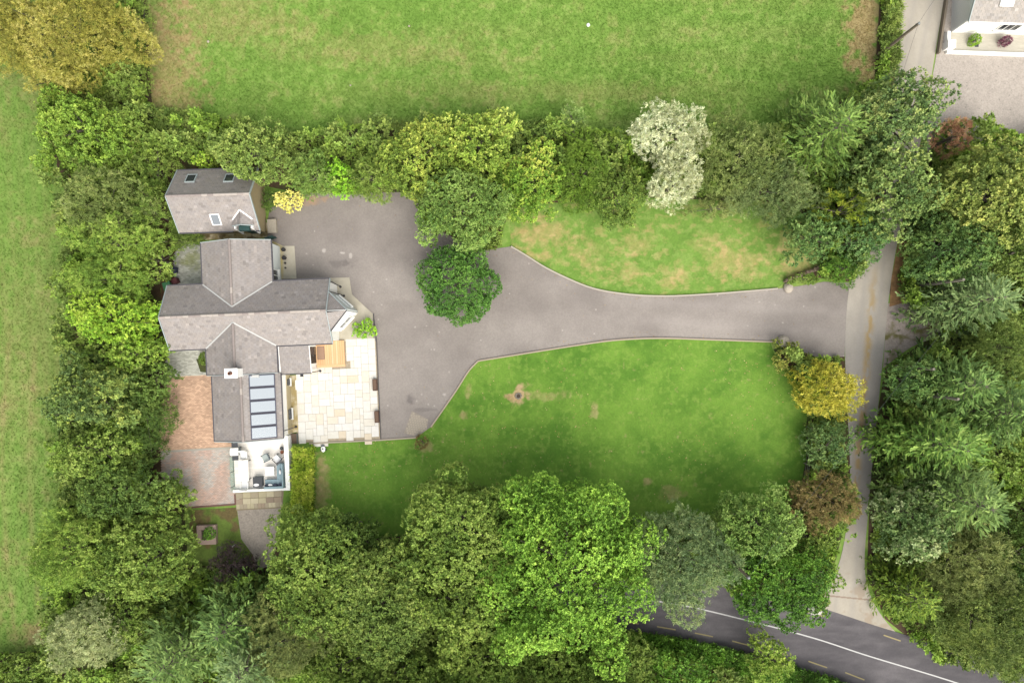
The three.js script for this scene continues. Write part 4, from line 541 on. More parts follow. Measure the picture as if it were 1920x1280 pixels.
const leafMat = new THREE.MeshStandardMaterial({ roughness: 0.72, side: THREE.DoubleSide }), drywMat = new THREE.MeshStandardMaterial({ roughness: 0.95, side: THREE.DoubleSide });
const FOL = 2.0;                                  // leaves shade one another, so their own colour is brighter than what the picture averages
const dummy = new THREE.Object3D(), cTmp = new THREE.Color(), qA = new THREE.Quaternion(), qB = new THREE.Quaternion(), UPV = V(0, 1, 0);
let tuftTotal = 0;
function instanced(name, geo, list, parent, mat = leafMat) { // list: [pos, quat, scale, colour]
  const m = new THREE.InstancedMesh(geo, mat, list.length); m.name = name; const mt = new THREE.Matrix4(), sc = V(1, 1, 1);
  list.forEach(([p, q, s, c], i) => { m.setMatrixAt(i, mt.compose(p, q, sc.set(s, s, s))); m.setColorAt(i, cTmp.setRGB(c[0], c[1], c[2])); });
  m.userData.kind = 'stuff'; m.castShadow = m.receiveShadow = true; parent.add(m); tuftTotal += list.length; return m;
}
const orient = (n, r) => { qA.setFromUnitVectors(UPV, n); qB.setFromAxisAngle(UPV, r() * 6.283); return qA.clone().multiply(qB); };
function leafColour(cols, r, shift) { const t = sat(0.5 + shift + (r() - 0.5) * 0.95); let c = t < 0.5 ? mix(cols[0], cols[1], t * 2) : mix(cols[1], cols[2], t * 2 - 1); const k = 0.84 + 0.32 * r(); return [c[0] * k * (0.94 + 0.12 * r()), c[1] * k, c[2] * k * (0.9 + 0.2 * r())]; }
const palette = (a) => a.map(c => A(c[0] * 0.99, c[1] * 1.01, c[2] * 0.9, FOL));
function trunkOf(g, h, R, lobes, r, mat = M.bark) {
  const r0 = 0.05 + 0.022 * h, top = V((r() - 0.5) * 0.2 * R, h * 0.62, (r() - 0.5) * 0.2 * R), gs = [limb(V(0, -0.05, 0), V(top.x * 0.4, h * 0.3, top.z * 0.4), r0 * 1.25, r0 * 0.85, 8), limb(V(top.x * 0.4, h * 0.29, top.z * 0.4), top, r0 * 0.87, r0 * 0.45, 7)];
  const n = Math.min(9, lobes.length); for (let i = 0; i < n; i++) { const l = lobes[(i * 7) % lobes.length], t = 0.35 + 0.5 * r(), o = V(top.x * t, h * (0.22 + 0.38 * t), top.z * t); gs.push(limb(o, l.p, r0 * 0.42, r0 * 0.12, 5)); }
  part('trunk', merge(gs), mat, g);
}
const low3 = h => h > 4 ? 4 + (h - 4) * 0.52 : h;
// broad crown made of lobes clothed in tufts
function crownTree(o) {
  const { name, label, cat = 'tree', px, py, rx, ry = rx, kind = 'broad', cols, seed, size = 0.36, dens = 1, low = 0.25, lob = 0.27, group, mat } = o, h = low3(o.h), sc = o.round ? 0.97 : o.sc || (px > 1470 && px < 1800 ? 1.0 : px < 260 ? 1.04 : py > 960 && px > 640 && px < 1250 ? 1.22 : 1.13);
  const k = 1 - 0.6 * h / CAM, [x, z] = [(px - 960) * S * k, (py - 640) * S * k], R = rx * S * k * sc, Rz = ry * S * k * sc, r = rng(seed), g = thing(name, label, cat, [x, 0, z], 0, group);
  const yc = h * (0.5 + low * 0.5), Ry = h - yc, Rm = Math.min(R, Rz), lobes = [], n = Math.round(Math.min(90, Math.max(9, 7 + R * Rz * 3.4))), e0 = r() * 50, out = o.round ? () => 1 : a => 0.72 + 0.8 * (noise(Math.cos(a) * 1.6 + e0, Math.sin(a) * 1.6 + e0) - 0.25) + 0.34 * (noise(Math.cos(a) * 4 + e0, Math.sin(a) * 4) - 0.5);
  lobes.push({ p: V(0, yc - Ry * 0.15, 0), sx: R * (o.round ? 0.86 : 0.66), sy: Ry * (o.round ? 0.9 : 0.7), sz: Rz * (o.round ? 0.86 : 0.66), sh: -0.1 });
  for (let i = 0; i < n; i++) {
    const a = i * 2.39996 + r() * (o.round ? 0.4 : 0.9), u = Math.sqrt((i + 0.4) / n), rr = o.round ? u : u * (0.8 + 0.28 * r()) * (1 + (out(a) - 1) * u), q = Math.min(1.25, Math.max(0.28, Rm * lob * (0.5 + 0.8 * r()))), px2 = Math.cos(a) * rr * Math.max(0.1, R * 1.06 - q * 0.7), pz2 = Math.sin(a) * rr * Math.max(0.1, Rz * 1.06 - q * 0.7);
    const dome = Math.sqrt(Math.max(0, 1 - u * u * 0.8)), bump = o.round ? 1 : 0.55 + 0.8 * noise(px2 * 0.7 + e0, pz2 * 0.7 - e0), y = yc + (Ry - q * 0.6) * dome * bump * (0.9 + 0.16 * r()) - (u > 0.85 ? Ry * 0.2 * r() : 0);
    lobes.push({ p: V(px2, Math.max(q * 0.5, y), pz2), sx: q, sy: q * (0.7 + 0.3 * r()), sz: q, sh: (r() - 0.5) * 0.5 });
    if (u > 0.55) lobes.push({ p: V(px2 * 0.95, Math.max(q * 0.4, yc * (0.5 + 0.4 * r())), pz2 * 0.95), sx: q, sy: q * 1.1, sz: q, sh: (r() - 0.5) * 0.4 });
  }
  const list = [], C = palette(cols), d = V(), tip = V();
  for (let li = 0; li < lobes.length; li++) {
    const L = lobes[li], cnt = Math.round(dens * (L.sx * L.sz + L.sx * L.sy * 2) * 1.6 / (size * size * 0.385) * (li || o.round ? 1 : 0.3));
    for (let i = 0; i < cnt; i++) {
      const cy = 1 - 1.75 * r(), a = r() * 6.283, sxz = Math.sqrt(Math.max(0, 1 - cy * cy)); d.set(Math.cos(a) * sxz, cy, Math.sin(a) * sxz); const rr = 0.72 + 0.34 * Math.pow(r(), 0.8) + (r() < 0.06 ? 0.16 * r() : 0);
      const p = V(L.p.x + d.x * L.sx * rr, L.p.y + d.y * L.sy * rr, L.p.z + d.z * L.sz * rr); if (p.y < 0.06) continue;
      let inside = false; for (let m = 0; m < lobes.length; m++) if (m !== li) { const B = lobes[m], ax = (p.x - B.p.x) / B.sx, ay = (p.y - B.p.y) / B.sy, az = (p.z - B.p.z) / B.sz; if (ax * ax + ay * ay + az * az < 0.42) { inside = true; break; } }
      if (inside) continue;
      tip.set(d.x * 0.8 + (r() - 0.5) * 0.7, d.y * 0.5 + 0.55 + (r() - 0.5) * 0.4, d.z * 0.8 + (r() - 0.5) * 0.7).normalize();
      list.push([p, orient(tip, r), size * 0.53 * (0.62 + 0.7 * r()), leafColour(C, r, L.sh * 0.5 + (noise(p.x * 0.55 + e0, p.z * 0.55 + p.y * 0.3) - 0.5) * 0.9)]);
    }
  }
  trunkOf(g, h, R, lobes.slice(1), r, o.bark || M.bark); instanced('crown', TUFT[kind], list, g, mat || leafMat); return g;
}
// conifer: whorls of branches carrying feathery sprays
function conifer(o) {
  const { name = 'conifer', label, px, py, rx: rx0, ry: ry0 = rx0, cols, seed, size = 0.62, droop = 0.1, dens = 1, group, tiers = 13 } = o, h = low3(o.h) + 0.8, fs = size * 0.6, sc = px > 1640 && px < 1830 ? 1.0 : 1.12, rx = rx0 * sc, ry = ry0 * sc;
  const k = 1 - 0.6 * h / CAM, x = (px - 960) * S * k, z = (py - 640) * S * k, R = rx * S * k, Rz = ry * S * k, r = rng(seed), g = thing(name, label, 'conifer', [x, 0, z], 0, group), list = [], C = palette(cols).map(c => c.map(v => v * 0.84)), gs = [limb(V(0, -0.05, 0), V(0, h * 0.95, 0), 0.06 + 0.02 * h, 0.03, 8)];
  const zAx = V(0, 0, 1);
  for (let i = 0; i < tiers; i++) {
    const t = i / (tiers - 1), y = h * (0.1 + 0.88 * t), len = Math.pow(1 - t, 0.75) * 0.92 + 0.1, nb = Math.round((5 + 8 * (1 - t)) * Math.sqrt(dens) + r() * 2), a0 = r() * 6.283;
    for (let b = 0; b < nb; b++) {
      const a = a0 + b * 6.283 / nb + (r() - 0.5) * 0.5, l = len * (0.72 + 0.36 * r()), dir = V(Math.cos(a) * R, 0, Math.sin(a) * Rz), Lm = dir.length() * l; dir.normalize(); const rise = 0.35 - 0.5 * (1 - t) + (r() - 0.5) * 0.2;
      const at = s => V(dir.x * Lm * s, y + Lm * (rise * s - droop * s * s), dir.z * Lm * s), side = V(-dir.z, 0, dir.x), sh = (r() - 0.5) * 0.5;
      if (i % 2 === 0) gs.push(limb(V(0, y, 0), at(0.75), 0.03 + 0.006 * h * (1 - t), 0.015, 4));
      const nsub = Math.max(2, Math.round(Lm / 0.42));
      for (let u = 0; u <= nsub; u++) { // side branchlets, each a chain of sprays
        const s0 = 0.1 + 0.88 * u / nsub, sg = u % 2 ? 1 : -1, bl = u === nsub ? 0.5 : (0.25 + 0.5 * (1 - s0)) * Math.min(1.5, Lm * 0.5) * (0.7 + 0.6 * r()), o0 = at(s0), bd = (u === nsub ? dir.clone() : dir.clone().multiplyScalar(0.8).addScaledVector(side, sg * (0.55 + 0.35 * r()))).add(V(0, 0.08 + (r() - 0.5) * 0.35, 0)).normalize(), nf = Math.max(2, Math.round(bl / fs * 5.2 * dens)), sh2 = sh + (r() - 0.5) * 0.4;
        for (let f = 0; f < nf; f++) { const t2 = (f + r()) / nf, sp = (r() - 0.5) * 2, p = o0.clone().addScaledVector(bd, bl * t2).add(V((r() - 0.5) * 0.12, (r() - 0.5) * 0.16, (r() - 0.5) * 0.12)); const dd = bd.clone().addScaledVector(side, sp * 0.95).add(V(0, 0.14 + (r() - 0.5) * 0.7, 0)).normalize(); const xx = UPV.clone().cross(dd).normalize().applyAxisAngle(dd, (r() - 0.5) * 1.2), yy = dd.clone().cross(xx); const q = new THREE.Quaternion().setFromRotationMatrix(new THREE.Matrix4().makeBasis(xx, yy, dd)); list.push([p, q, fs * (0.6 + 0.6 * r()), leafColour(C, r, sh2)]); }
      }
    }
  }
  part('trunk', merge(gs), o.bark || M.bark, g); instanced('crown', TUFT.frond, list, g); return g;
}
// clipped hedge or long strip along a line
function hedge(o) {
  const { name, label, pts, w, h, kind = 'fine', cols, seed, size = 0.22, dens = 1, rough = 0.16 } = o; const r = rng(seed), C = palette(cols), list = [], P = pts.map(p => G(...p)), cx = P.reduce((a, p) => a + p[0], 0) / P.length, cz = P.reduce((a, p) => a + p[1], 0) / P.length, g = thing(name, label, 'hedge', [cx, 0, cz]), gs = [];
  for (let i = 0; i + 1 < P.length; i++) {
    const dx = P[i + 1][0] - P[i][0], dz = P[i + 1][1] - P[i][1], L = Math.hypot(dx, dz), ux = dx / L, uz = dz / L, cnt = Math.round(dens * L * (w + 2 * h) * 2.1 / (size * size));
    for (let k = 0; k < cnt; k++) { const s = r() * (w + 2 * h), t = r() * L; let a, y, n; if (s < w) { a = s - w / 2; y = h; n = V((r() - 0.5) * 0.8, 1, (r() - 0.5) * 0.8); } else { const sg = s < w + h ? 1 : -1; a = sg * w / 2; y = (s - w) % h; n = V(-uz * sg, 0.6, ux * sg); } const no = (fbm(t * 1.3 + seed, (a + y) * 1.3, 3) - 0.5) * rough * 4, inw = 1 - r() * 0.25; a = a * inw * (1 + no * 0.3); y = Math.max(0.05, (y + no * 0.8) * inw); const px2 = P[i][0] + ux * t - uz * a - cx, pz2 = P[i][1] + uz * t + ux * a - cz; list.push([V(px2, y, pz2), orient(n.normalize(), r), size * (0.7 + 0.6 * r()), leafColour(C, r, (fbm(px2 * 0.9 + 7, pz2 * 0.9, 3) - 0.5) * 2.2)]); }
    for (let k = 0; k < L / 0.6; k++) { const t = (k + 0.5) * 0.6; if (t < L) gs.push(limb(V(P[i][0] + ux * t - cx, 0, P[i][1] + uz * t - cz), V(P[i][0] + ux * t - cx + (r() - 0.5) * 0.3, h * 0.8, P[i][1] + uz * t - cz + (r() - 0.5) * 0.3), 0.03, 0.012, 5)); }
  }
  part('stems', merge(gs), M.bark, g); instanced('foliage', TUFT[kind], list, g); return g;
}
// colour families (as the photograph shows them): dark, middle, light
const K = {
  gold: [[118, 118, 50], [150, 144, 66], [176, 167, 102]], bright: [[90, 118, 40], [118, 146, 54], [146, 168, 76]], olive: [[82, 102, 44], [110, 130, 60], [138, 152, 84]], yellowgreen: [[92, 120, 44], [124, 150, 62], [156, 174, 90]],
  mid: [[80, 104, 38], [110, 132, 54], [138, 156, 80]], dark: [[62, 86, 32], [86, 110, 46], [112, 134, 66]], blue: [[74, 96, 52], [104, 126, 68], [146, 158, 84]], silver: [[116, 126, 88], [150, 158, 118], [178, 182, 146]], grey: [[92, 108, 56], [118, 132, 74], [144, 154, 98]],
  white: [[136, 140, 106], [184, 186, 160], [226, 226, 214]], maple: [[84, 120, 36], [112, 150, 50], [150, 182, 78]], lime: [[104, 140, 36], [140, 172, 54], [174, 192, 84]], brown: [[104, 90, 56], [134, 116, 76], [158, 140, 98]], yellow: [[134, 138, 40], [174, 165, 58], [204, 194, 98]],
  purple: [[48, 38, 44], [66, 52, 58], [84, 66, 70]], rust: [[140, 100, 84], [168, 124, 106], [190, 150, 132]], pale: [[196, 190, 104], [224, 214, 134], [240, 232, 164]], conifer: [[66, 96, 42], [92, 124, 58], [126, 152, 84]], conLight: [[78, 106, 50], [106, 134, 68], [138, 162, 94]], conSilver: [[82, 108, 64], [110, 134, 84], [140, 160, 110]],
  conGold: [[98, 116, 28], [134, 148, 40], [160, 164, 62]], ball: [[58, 96, 34], [76, 116, 44], [104, 142, 64]], grn: [[86, 114, 52], [114, 140, 68], [142, 164, 94]], ivy: [[58, 92, 26], [84, 124, 36], [116, 154, 58]], willow: [[94, 104, 58], [120, 130, 76], [146, 152, 96]], moss: [[84, 112, 36], [104, 132, 46], [122, 148, 58]]
};
let sd = 100; const tree = (name, label, px, py, rx, ry, h, kind, cols, more = {}) => crownTree({ name, label, px, py, rx, ry, h, kind, cols: K[cols], seed: sd++, ...more });
const fir = (label, px, py, rx, ry, h, cols, more = {}) => conifer({ label, px, py, rx, ry, h, cols: K[cols], seed: sd++, ...more });
const SH = { cat: 'shrub', low: 0.0 };
// west hedgerow, from the top down
tree('golden_tree', 'large golden brown tree in the top corner of the west hedgerow', 130, 62, 140, 96, 8, 'fine', 'gold', { size: 0.3 });
tree('golden_tree', 'low golden bush below the large golden tree', 92, 152, 50, 32, 4, 'fine', 'gold', { size: 0.27 });
tree('golden_tree', 'golden tree cut by the west frame edge', 0, 60, 60, 70, 7, 'fine', 'gold', { size: 0.3 });
tree('hedge_shrub', 'dark green shrub east of the golden tree', 248, 150, 34, 70, 2.6, 'fine', 'mid', SH);
tree('hedge_shrub', 'narrow leafy shrub by the top frame edge', 262, 40, 18, 50, 2.2, 'fine', 'mid', SH);
tree('leafy_tree', 'bright green tree just below the golden trees', 160, 245, 84, 76, 5.5, 'broad', 'bright', { size: 0.4 });
tree('broom_shrub', 'arching broom shrub beside the bright green tree', 252, 262, 38, 34, 2.2, 'blade', 'olive', { ...SH, size: 0.5 });
tree('bramble', 'olive bramble patch at the corner of the north field', 330, 242, 56, 40, 1.8, 'fine', 'olive', { ...SH, size: 0.3 });
tree('bramble', 'low green bramble above the outbuilding roof', 385, 290, 46, 26, 1.8, 'broad', 'mid', { ...SH, size: 0.3 });
tree('lime_shrub', 'small lime green shrub against the outbuilding', 380, 302, 22, 14, 2.2, 'broad', 'lime', { ...SH, size: 0.26 });
tree('hedge_shrub', 'mixed shrub behind the outbuilding gable', 290, 320, 36, 44, 2.8, 'fine', 'mid', SH);
tree('hawthorn', 'dull olive hawthorn west of the outbuilding', 196, 378, 80, 60, 6, 'fine', 'grey', { size: 0.3 });
tree('hedge_shrub', 'green shrub between the hawthorn and outbuilding', 288, 400, 38, 56, 4, 'fine', 'mid', SH);
tree('leafy_tree', 'yellow tinged tree level with the mossy yard', 218, 452, 84, 52, 6, 'fine', 'yellowgreen', { size: 0.32 });
tree('leafy_tree', 'yellow green tree with rusty tips west of the house', 214, 522, 82, 46, 6, 'fine', 'yellowgreen', { size: 0.33 });
tree('hedge_shrub', 'low shrub at the mossy yard corner', 345, 450, 36, 16, 1.4, 'fine', 'olive', { ...SH, size: 0.22 });
tree('hedge_shrub', 'leafy shrub overhanging the mossy yard', 300, 488, 24, 40, 3, 'broad', 'mid', { ...SH, size: 0.32 });
tree('leafy_tree', 'bushy lime yellow tree beside the west gable', 222, 596, 78, 56, 6.5, 'broad', 'lime', { size: 0.36 });
tree('hedge_shrub', 'bright leafy shrub below the west gable', 256, 660, 66, 40, 4.5, 'broad', 'bright', { ...SH, size: 0.34 });
tree('hedge_shrub', 'deep green shrub leaning over the brick yard', 282, 716, 46, 40, 3.6, 'broad', 'dark', { ...SH, size: 0.34 });
tree('ash_tree', 'blue green tree with yellow tips jutting into the west field', 172, 742, 78, 66, 7.5, 'broad', 'blue', { size: 0.42 });
tree('hedge_shrub', 'dark shrub beside the red brick yard', 268, 786, 50, 60, 3.6, 'fine', 'dark', { ...SH, size: 0.34 });
tree('leafy_tree', 'green tree below the blue green one', 186, 848, 76, 54, 7, 'broad', 'mid', { size: 0.36 });
tree('leafy_tree', 'dark green tree beside the mottled brick yard', 232, 920, 100, 56, 6.5, 'broad', 'dark', { size: 0.36 });
tree('hedge_shrub', 'leafy shrub over the mottled yard corner', 318, 942, 40, 46, 4, 'broad', 'mid', { ...SH, size: 0.36 });
tree('willow', 'yellow green willow at the foot of the west hedgerow', 142, 1030, 70, 86, 7.5, 'fine', 'yellowgreen', { size: 0.34 });
tree('leafy_tree', 'rounded green tree west of the stone planter', 272, 1050, 88, 72, 7.5, 'broad', 'mid', { size: 0.42 });
tree('willow', 'soft silver grey willow in the lower west corner', 166, 1184, 74, 66, 7, 'fine', 'silver', { size: 0.3, dens: 1.2 });
tree('hedge_shrub', 'dark bramble hedge at the lower west frame edge', 60, 1256, 80, 38, 2.6, 'broad', 'mid', { ...SH, size: 0.34 });
tree('hedge_shrub', 'shaded shrub between silver willow and conifers', 236, 1150, 50, 60, 4, 'broad', 'mid', { ...SH, size: 0.34 });
fir('dark feathery conifer below the purple shrub', 436, 1166, 86, 80, 9, 'conifer', { size: 0.72 });
fir('light feathery conifer at the lower frame edge', 330, 1232, 96, 74, 11, 'conLight', { size: 0.8 });
fir('silvery conifer beside the broadleaf row', 468, 1244, 80, 66, 11, 'conSilver', { size: 0.75 });
tree('smoke_bush', 'dark purple shrub at the end of the gravel path', 442, 1060, 44, 34, 2.4, 'fine', 'purple', { ...SH, size: 0.26 });
// broadleaf row along the south of the lawn
tree('broadleaf_tree', 'wide green tree beside the clipped hedge', 604, 1078, 96, 96, 10, 'broad', 'mid', { size: 0.4 });
tree('broadleaf_tree', 'greyish tree under the wide green one', 542, 1196, 74, 76, 9, 'fine', 'willow', { size: 0.34 });
tree('broadleaf_tree', 'small dark tree reaching onto the lawn corner', 660, 1000, 54, 34, 6, 'broad', 'dark', { size: 0.36 });
tree('broadleaf_tree', 'olive tree in the middle of the southern row', 722, 1128, 84, 96, 10.5, 'broad', 'mid', { size: 0.38, cols: [[82, 104, 44], [110, 130, 60], [138, 152, 82]] });
tree('broadleaf_tree', 'upright green tree pushing toward the lawn', 858, 998, 92, 88, 11, 'broad', 'mid', { size: 0.42 });
tree('broadleaf_tree', 'olive green tree behind the maple', 868, 1118, 96, 66, 10, 'broad', 'mid', { size: 0.38, cols: [[86, 108, 42], [114, 136, 56], [142, 158, 80]] });
tree('maple_tree', 'huge bright green maple south of the lawn', 1058, 1060, 152, 150, 12.5, 'maple', 'maple', { size: 0.31, lob: 0.17 });
tree('bluish_tree', 'blue grey leaved tree above the road', 1282, 1040, 88, 88, 9.5, 'fine', 'silver', { size: 0.36, cols: [[84, 106, 72], [116, 136, 96], [150, 162, 118]] });
tree('broadleaf_tree', 'fresh green tree at the lawn south corner', 1412, 984, 80, 58, 8.5, 'broad', 'grn', { size: 0.4 });
tree('ivy_tree', 'glossy dark ivy covered tree over the road edge', 1446, 1094, 92, 72, 6.5, 'broad', 'ivy', { size: 0.34 });
tree('hedge_shrub', 'leafy shrub hanging over the lane mouth', 1552, 1078, 30, 26, 4.2, 'broad', 'bright', { ...SH, size: 0.34 });
tree('hedge_shrub', 'mixed shrub below the brown bush', 1524, 1010, 44, 32, 3.4, 'broad', 'mid', { ...SH, size: 0.34 });
// shaded trees under the row, along the frame bottom
for (const [px, py, rx, ry, h, c, l] of [[640, 1252, 70, 44, 6, 'mid', 'shaded tree at the frame bottom below the grey tree'], [762, 1254, 62, 40, 5.5, 'mid', 'shaded tree at the frame bottom below the olive trees'], [900, 1236, 76, 52, 6.5, 'mid', 'shaded tree at the frame bottom west of the maple'], [1042, 1246, 74, 46, 6.5, 'mid', 'shaded tree at the frame bottom under the maple'], [1160, 1232, 62, 50, 6, 'mid', 'leafy tree at the frame bottom beside the road bend'], [1268, 1254, 62, 40, 4, 'ivy', 'leafy shrub on the south road verge']]) tree('understorey_tree', l, px, py, rx, ry, h, 'broad', c, { size: 0.38 });
for (const [px, l] of [[690, 'tall tree south of the frame shading the grey tree'], [860, 'tall tree south of the frame shading the olive trees'], [1030, 'tall tree south of the frame shading the maple'], [1190, 'tall tree south of the frame shading the road bend']]) tree('understorey_tree', l, px, 1402, 92, 70, 17, 'broad', 'mid', { size: 0.5 });
tree('lime_tree', 'upright lime green tree on the south road verge', 1440, 1236, 44, 46, 6, 'broad', 'lime', { size: 0.34, cols: [[96, 124, 44], [128, 152, 60], [156, 172, 84]] });
hedge({ name: 'verge_hedge', label: 'low dark hedge along the south road edge', pts: [[1130, 1196], [1250, 1206], [1330, 1222], [1420, 1246], [1540, 1280], [1640, 1316]], w: 1.1, h: 1.0, cols: K.ivy, seed: 901, size: 0.28, rough: 0.3 });
// clipped yellow hedge beside the terrace
hedge({ name: 'clipped_hedge', label: 'clipped yellow green hedge between the white terrace and lawn', pts: [[573, 836], [570, 1000]], w: 1.3, h: 1.2, cols: [[112, 134, 34], [150, 172, 50], [186, 192, 88]], seed: 902, size: 0.2 });
tree('hedge_shrub', 'yellow green shrub at the lower end of the clipped hedge', 538, 980, 20, 36, 1.8, 'fine', 'yellowgreen', { ...SH, size: 0.24 });
// by the entrance and lane
tree('golden_shrub', 'round golden yellow shrub beside the lane', 1552, 728, 62, 62, 4.2, 'fine', 'yellow', { ...SH, size: 0.36, dens: 1.1 });
tree('entrance_shrub', 'olive shrub at the south drive corner', 1482, 672, 38, 34, 1.8, 'broad', 'olive', { ...SH, size: 0.3, cols: [[96, 108, 40], [130, 138, 62], [160, 158, 84]] });
tree('laurel', 'dark blue green shrub under the golden one', 1552, 838, 44, 48, 3.8, 'broad', 'blue', { ...SH, size: 0.36, cols: [[58, 86, 46], [84, 112, 62], [118, 140, 88]] });
tree('copper_bush', 'large brown leaved bush beside the lane', 1546, 936, 62, 58, 4.2, 'fine', 'brown', { ...SH, size: 0.34 });
tree('entrance_shrub', 'low green shrub along the stone wall', 1506, 524, 34, 10, 0.8, 'broad', 'mid', { ...SH, size: 0.2 });
tree('entrance_shrub', 'spreading green shrub at the north drive corner', 1586, 500, 50, 34, 2.2, 'fine', 'ivy', { ...SH, size: 0.26 });
// hedgerow between north field and drive
tree('hedge_tree', 'grey green tree east of the outbuilding', 474, 290, 72, 58, 7, 'broad', 'grn', { size: 0.36, cols: [[88, 108, 48], [118, 138, 68], [148, 162, 92]] });
tree('hedge_shrub', 'soft green shrub at the top of the tarmac', 590, 330, 46, 42, 3.4, 'fine', 'grn', { ...SH, size: 0.3 });
tree('lime_shrub', 'vivid lime shrub in the hedge above the tarmac', 638, 336, 32, 34, 3, 'broad', 'lime', { ...SH, size: 0.32, cols: [[100, 146, 30], [128, 176, 40], [158, 196, 68]] });
tree('hedge_shrub', 'dull green shrub beside the lime one', 698, 334, 44, 46, 3.6, 'fine', 'mid', { ...SH, size: 0.32 });
tree('golden_shrub', 'pale yellow shrub at the tarmac corner', 540, 374, 30, 20, 1.3, 'broad', 'pale', { ...SH, size: 0.2 });
tree('hedge_shrub', 'small dark shrub next to the pale yellow one', 504, 374, 16, 22, 1.2, 'fine', 'dark', { ...SH, size: 0.22 });
tree('hedge_tree', 'yellow green tree at the north hedge', 782, 300, 74, 74, 6, 'broad', 'yellowgreen', { size: 0.36, cols: [[90, 112, 40], [126, 146, 60], [164, 172, 84]] });
tree('hedge_tree', 'leafy yellow green tree beside the north field', 896, 276, 76, 60, 6, 'broad', 'bright', { size: 0.38, cols: [[92, 116, 40], [132, 154, 62], [172, 182, 96]] });
tree('round_tree', 'soft green tree overhanging the tarmac', 862, 392, 84, 74, 7.5, 'broad', 'grn', { size: 0.28, lob: 0.24 });
tree('ball_tree', 'dense round dark green tree standing on the drive', 858, 533, 77, 74, 4.4, 'broad', 'ball', { size: 0.26, lob: 0.3, low: 0.05, dens: 1.1, round: true });
tree('hedge_tree', 'lime tipped shrub behind the drive corner', 1000, 340, 54, 70, 4.6, 'broad', 'lime', { size: 0.34, cols: [[90, 124, 36], [130, 158, 58], [178, 184, 92]] });
tree('weeping_shrub', 'smooth mossy green weeping mound', 1086, 334, 42, 58, 4, 'blade', 'moss', { ...SH, size: 0.34, dens: 1.3, lob: 0.45 });
tree('weeping_shrub', 'smaller mossy mound beside the north field', 1090, 262, 34, 26, 3, 'blade', 'moss', { ...SH, size: 0.34, dens: 1.2 });
tree('hedge_shrub', 'pale spiky shrub at the north field edge', 1076, 222, 32, 24, 2.6, 'blade', 'silver', { ...SH, size: 0.55, cols: [[92, 120, 62], [130, 154, 90], [166, 182, 124]] });
tree('hedge_shrub', 'dark blue green shrub at the north field edge', 1018, 246, 40, 26, 2.4, 'broad', 'dark', { ...SH, size: 0.3 });
tree('hedge_shrub', 'green shrub reaching over the dry bank', 1158, 372, 48, 50, 4, 'broad', 'mid', { ...SH, size: 0.34 });
tree('hedge_shrub', 'bright thin shrub west of the white tree', 1150, 284, 28, 40, 3, 'blade', 'bright', { ...SH, size: 0.5 });
tree('white_poplar', 'silvery white leaved tree, the larger upper crown', 1250, 254, 76, 62, 8.5, 'fine', 'white', { size: 0.3, sc: 1.02 });
tree('white_poplar', 'silvery white leaved tree, the smaller crown by the bank', 1262, 346, 54, 50, 7.5, 'fine', 'white', { size: 0.3, sc: 1.02 });
tree('hedge_tree', 'grey green thicket tree east of the white trees', 1384, 300, 72, 72, 5, 'fine', 'grey', { size: 0.34 });
tree('hedge_tree', 'grey green thicket tree above the dry bank', 1436, 358, 84, 56, 4.6, 'fine', 'grey', { size: 0.34, cols: [[80, 98, 58], [108, 124, 78], [136, 148, 100]] });
tree('hedge_shrub', 'low thicket spilling onto the dry bank', 1340, 390, 50, 22, 2.4, 'fine', 'willow', { ...SH, size: 0.3 });
fir('feathery light green conifer near the lane', 1554, 248, 92, 92, 10.5, 'conLight', { size: 0.75, cols: K.conifer.map((c, i) => [c[0] + 12, c[1] + 10, c[2]]) });
tree('broadleaf_tree', 'tall grey green tree at the top of the lane', 1672, 218, 76, 88, 11, 'broad', 'blue', { size: 0.44, cols: [[78, 102, 60], [112, 134, 78], [160, 168, 108]] });
tree('broadleaf_tree', 'tall grey green tree overhanging the lane', 1668, 360, 74, 82, 10, 'broad', 'blue', { size: 0.44, cols: [[78, 102, 56], [108, 130, 72], [148, 162, 98]] });
tree('hedge_tree', 'olive gold conifer like shrub between tall trees', 1578, 392, 50, 42, 6, 'blade', 'conGold', { size: 0.6 });
tree('hedge_tree', 'blue green tree at the east end of the bank', 1524, 444, 52, 48, 5, 'broad', 'blue', { size: 0.36, cols: [[70, 100, 50], [98, 126, 68], [132, 154, 94]] });
tree('hedge_tree', 'dark green tree close to the lane bend', 1612, 448, 46, 52, 6, 'broad', 'dark', { size: 0.38, cols: [[64, 98, 52], [92, 122, 70], [124, 148, 96]] });
hedge({ name: 'roadside_hedge', label: 'scruffy green hedge between north field and lane', pts: [[1668, -60], [1668, 40], [1664, 130]], w: 0.9, h: 0.9, cols: K.olive, seed: 903, size: 0.26, rough: 0.3 });
// east of the lane
tree('rust_bush', 'rusty pink bush at the gravel yard edge', 1790, 256, 38, 42, 5, 'blade', 'rust', { ...SH, size: 0.5, mat: drywMat });
tree('broadleaf_tree', 'big olive tree below the gravel yard', 1856, 366, 86, 84, 10, 'broad', 'olive', { size: 0.46, cols: [[86, 102, 46], [124, 138, 68], [168, 172, 100]] });
tree('broadleaf_tree', 'dark tree on the east side of the lane', 1766, 470, 72, 78, 8.5, 'broad', 'dark', { size: 0.42, cols: [[66, 94, 46], [94, 122, 62], [126, 148, 84]] });
tree('broadleaf_tree', 'olive tree at the east frame edge', 1900, 470, 50, 60, 8, 'broad', 'olive', { size: 0.4 });
fir('silvery conifer above the stony track', 1832, 562, 88, 66, 9.5, 'conSilver', { size: 0.78 });
tree('hedge_tree', 'dull olive tree east of the stony track', 1876, 650, 62, 52, 6, 'fine', 'olive', { size: 0.36 });
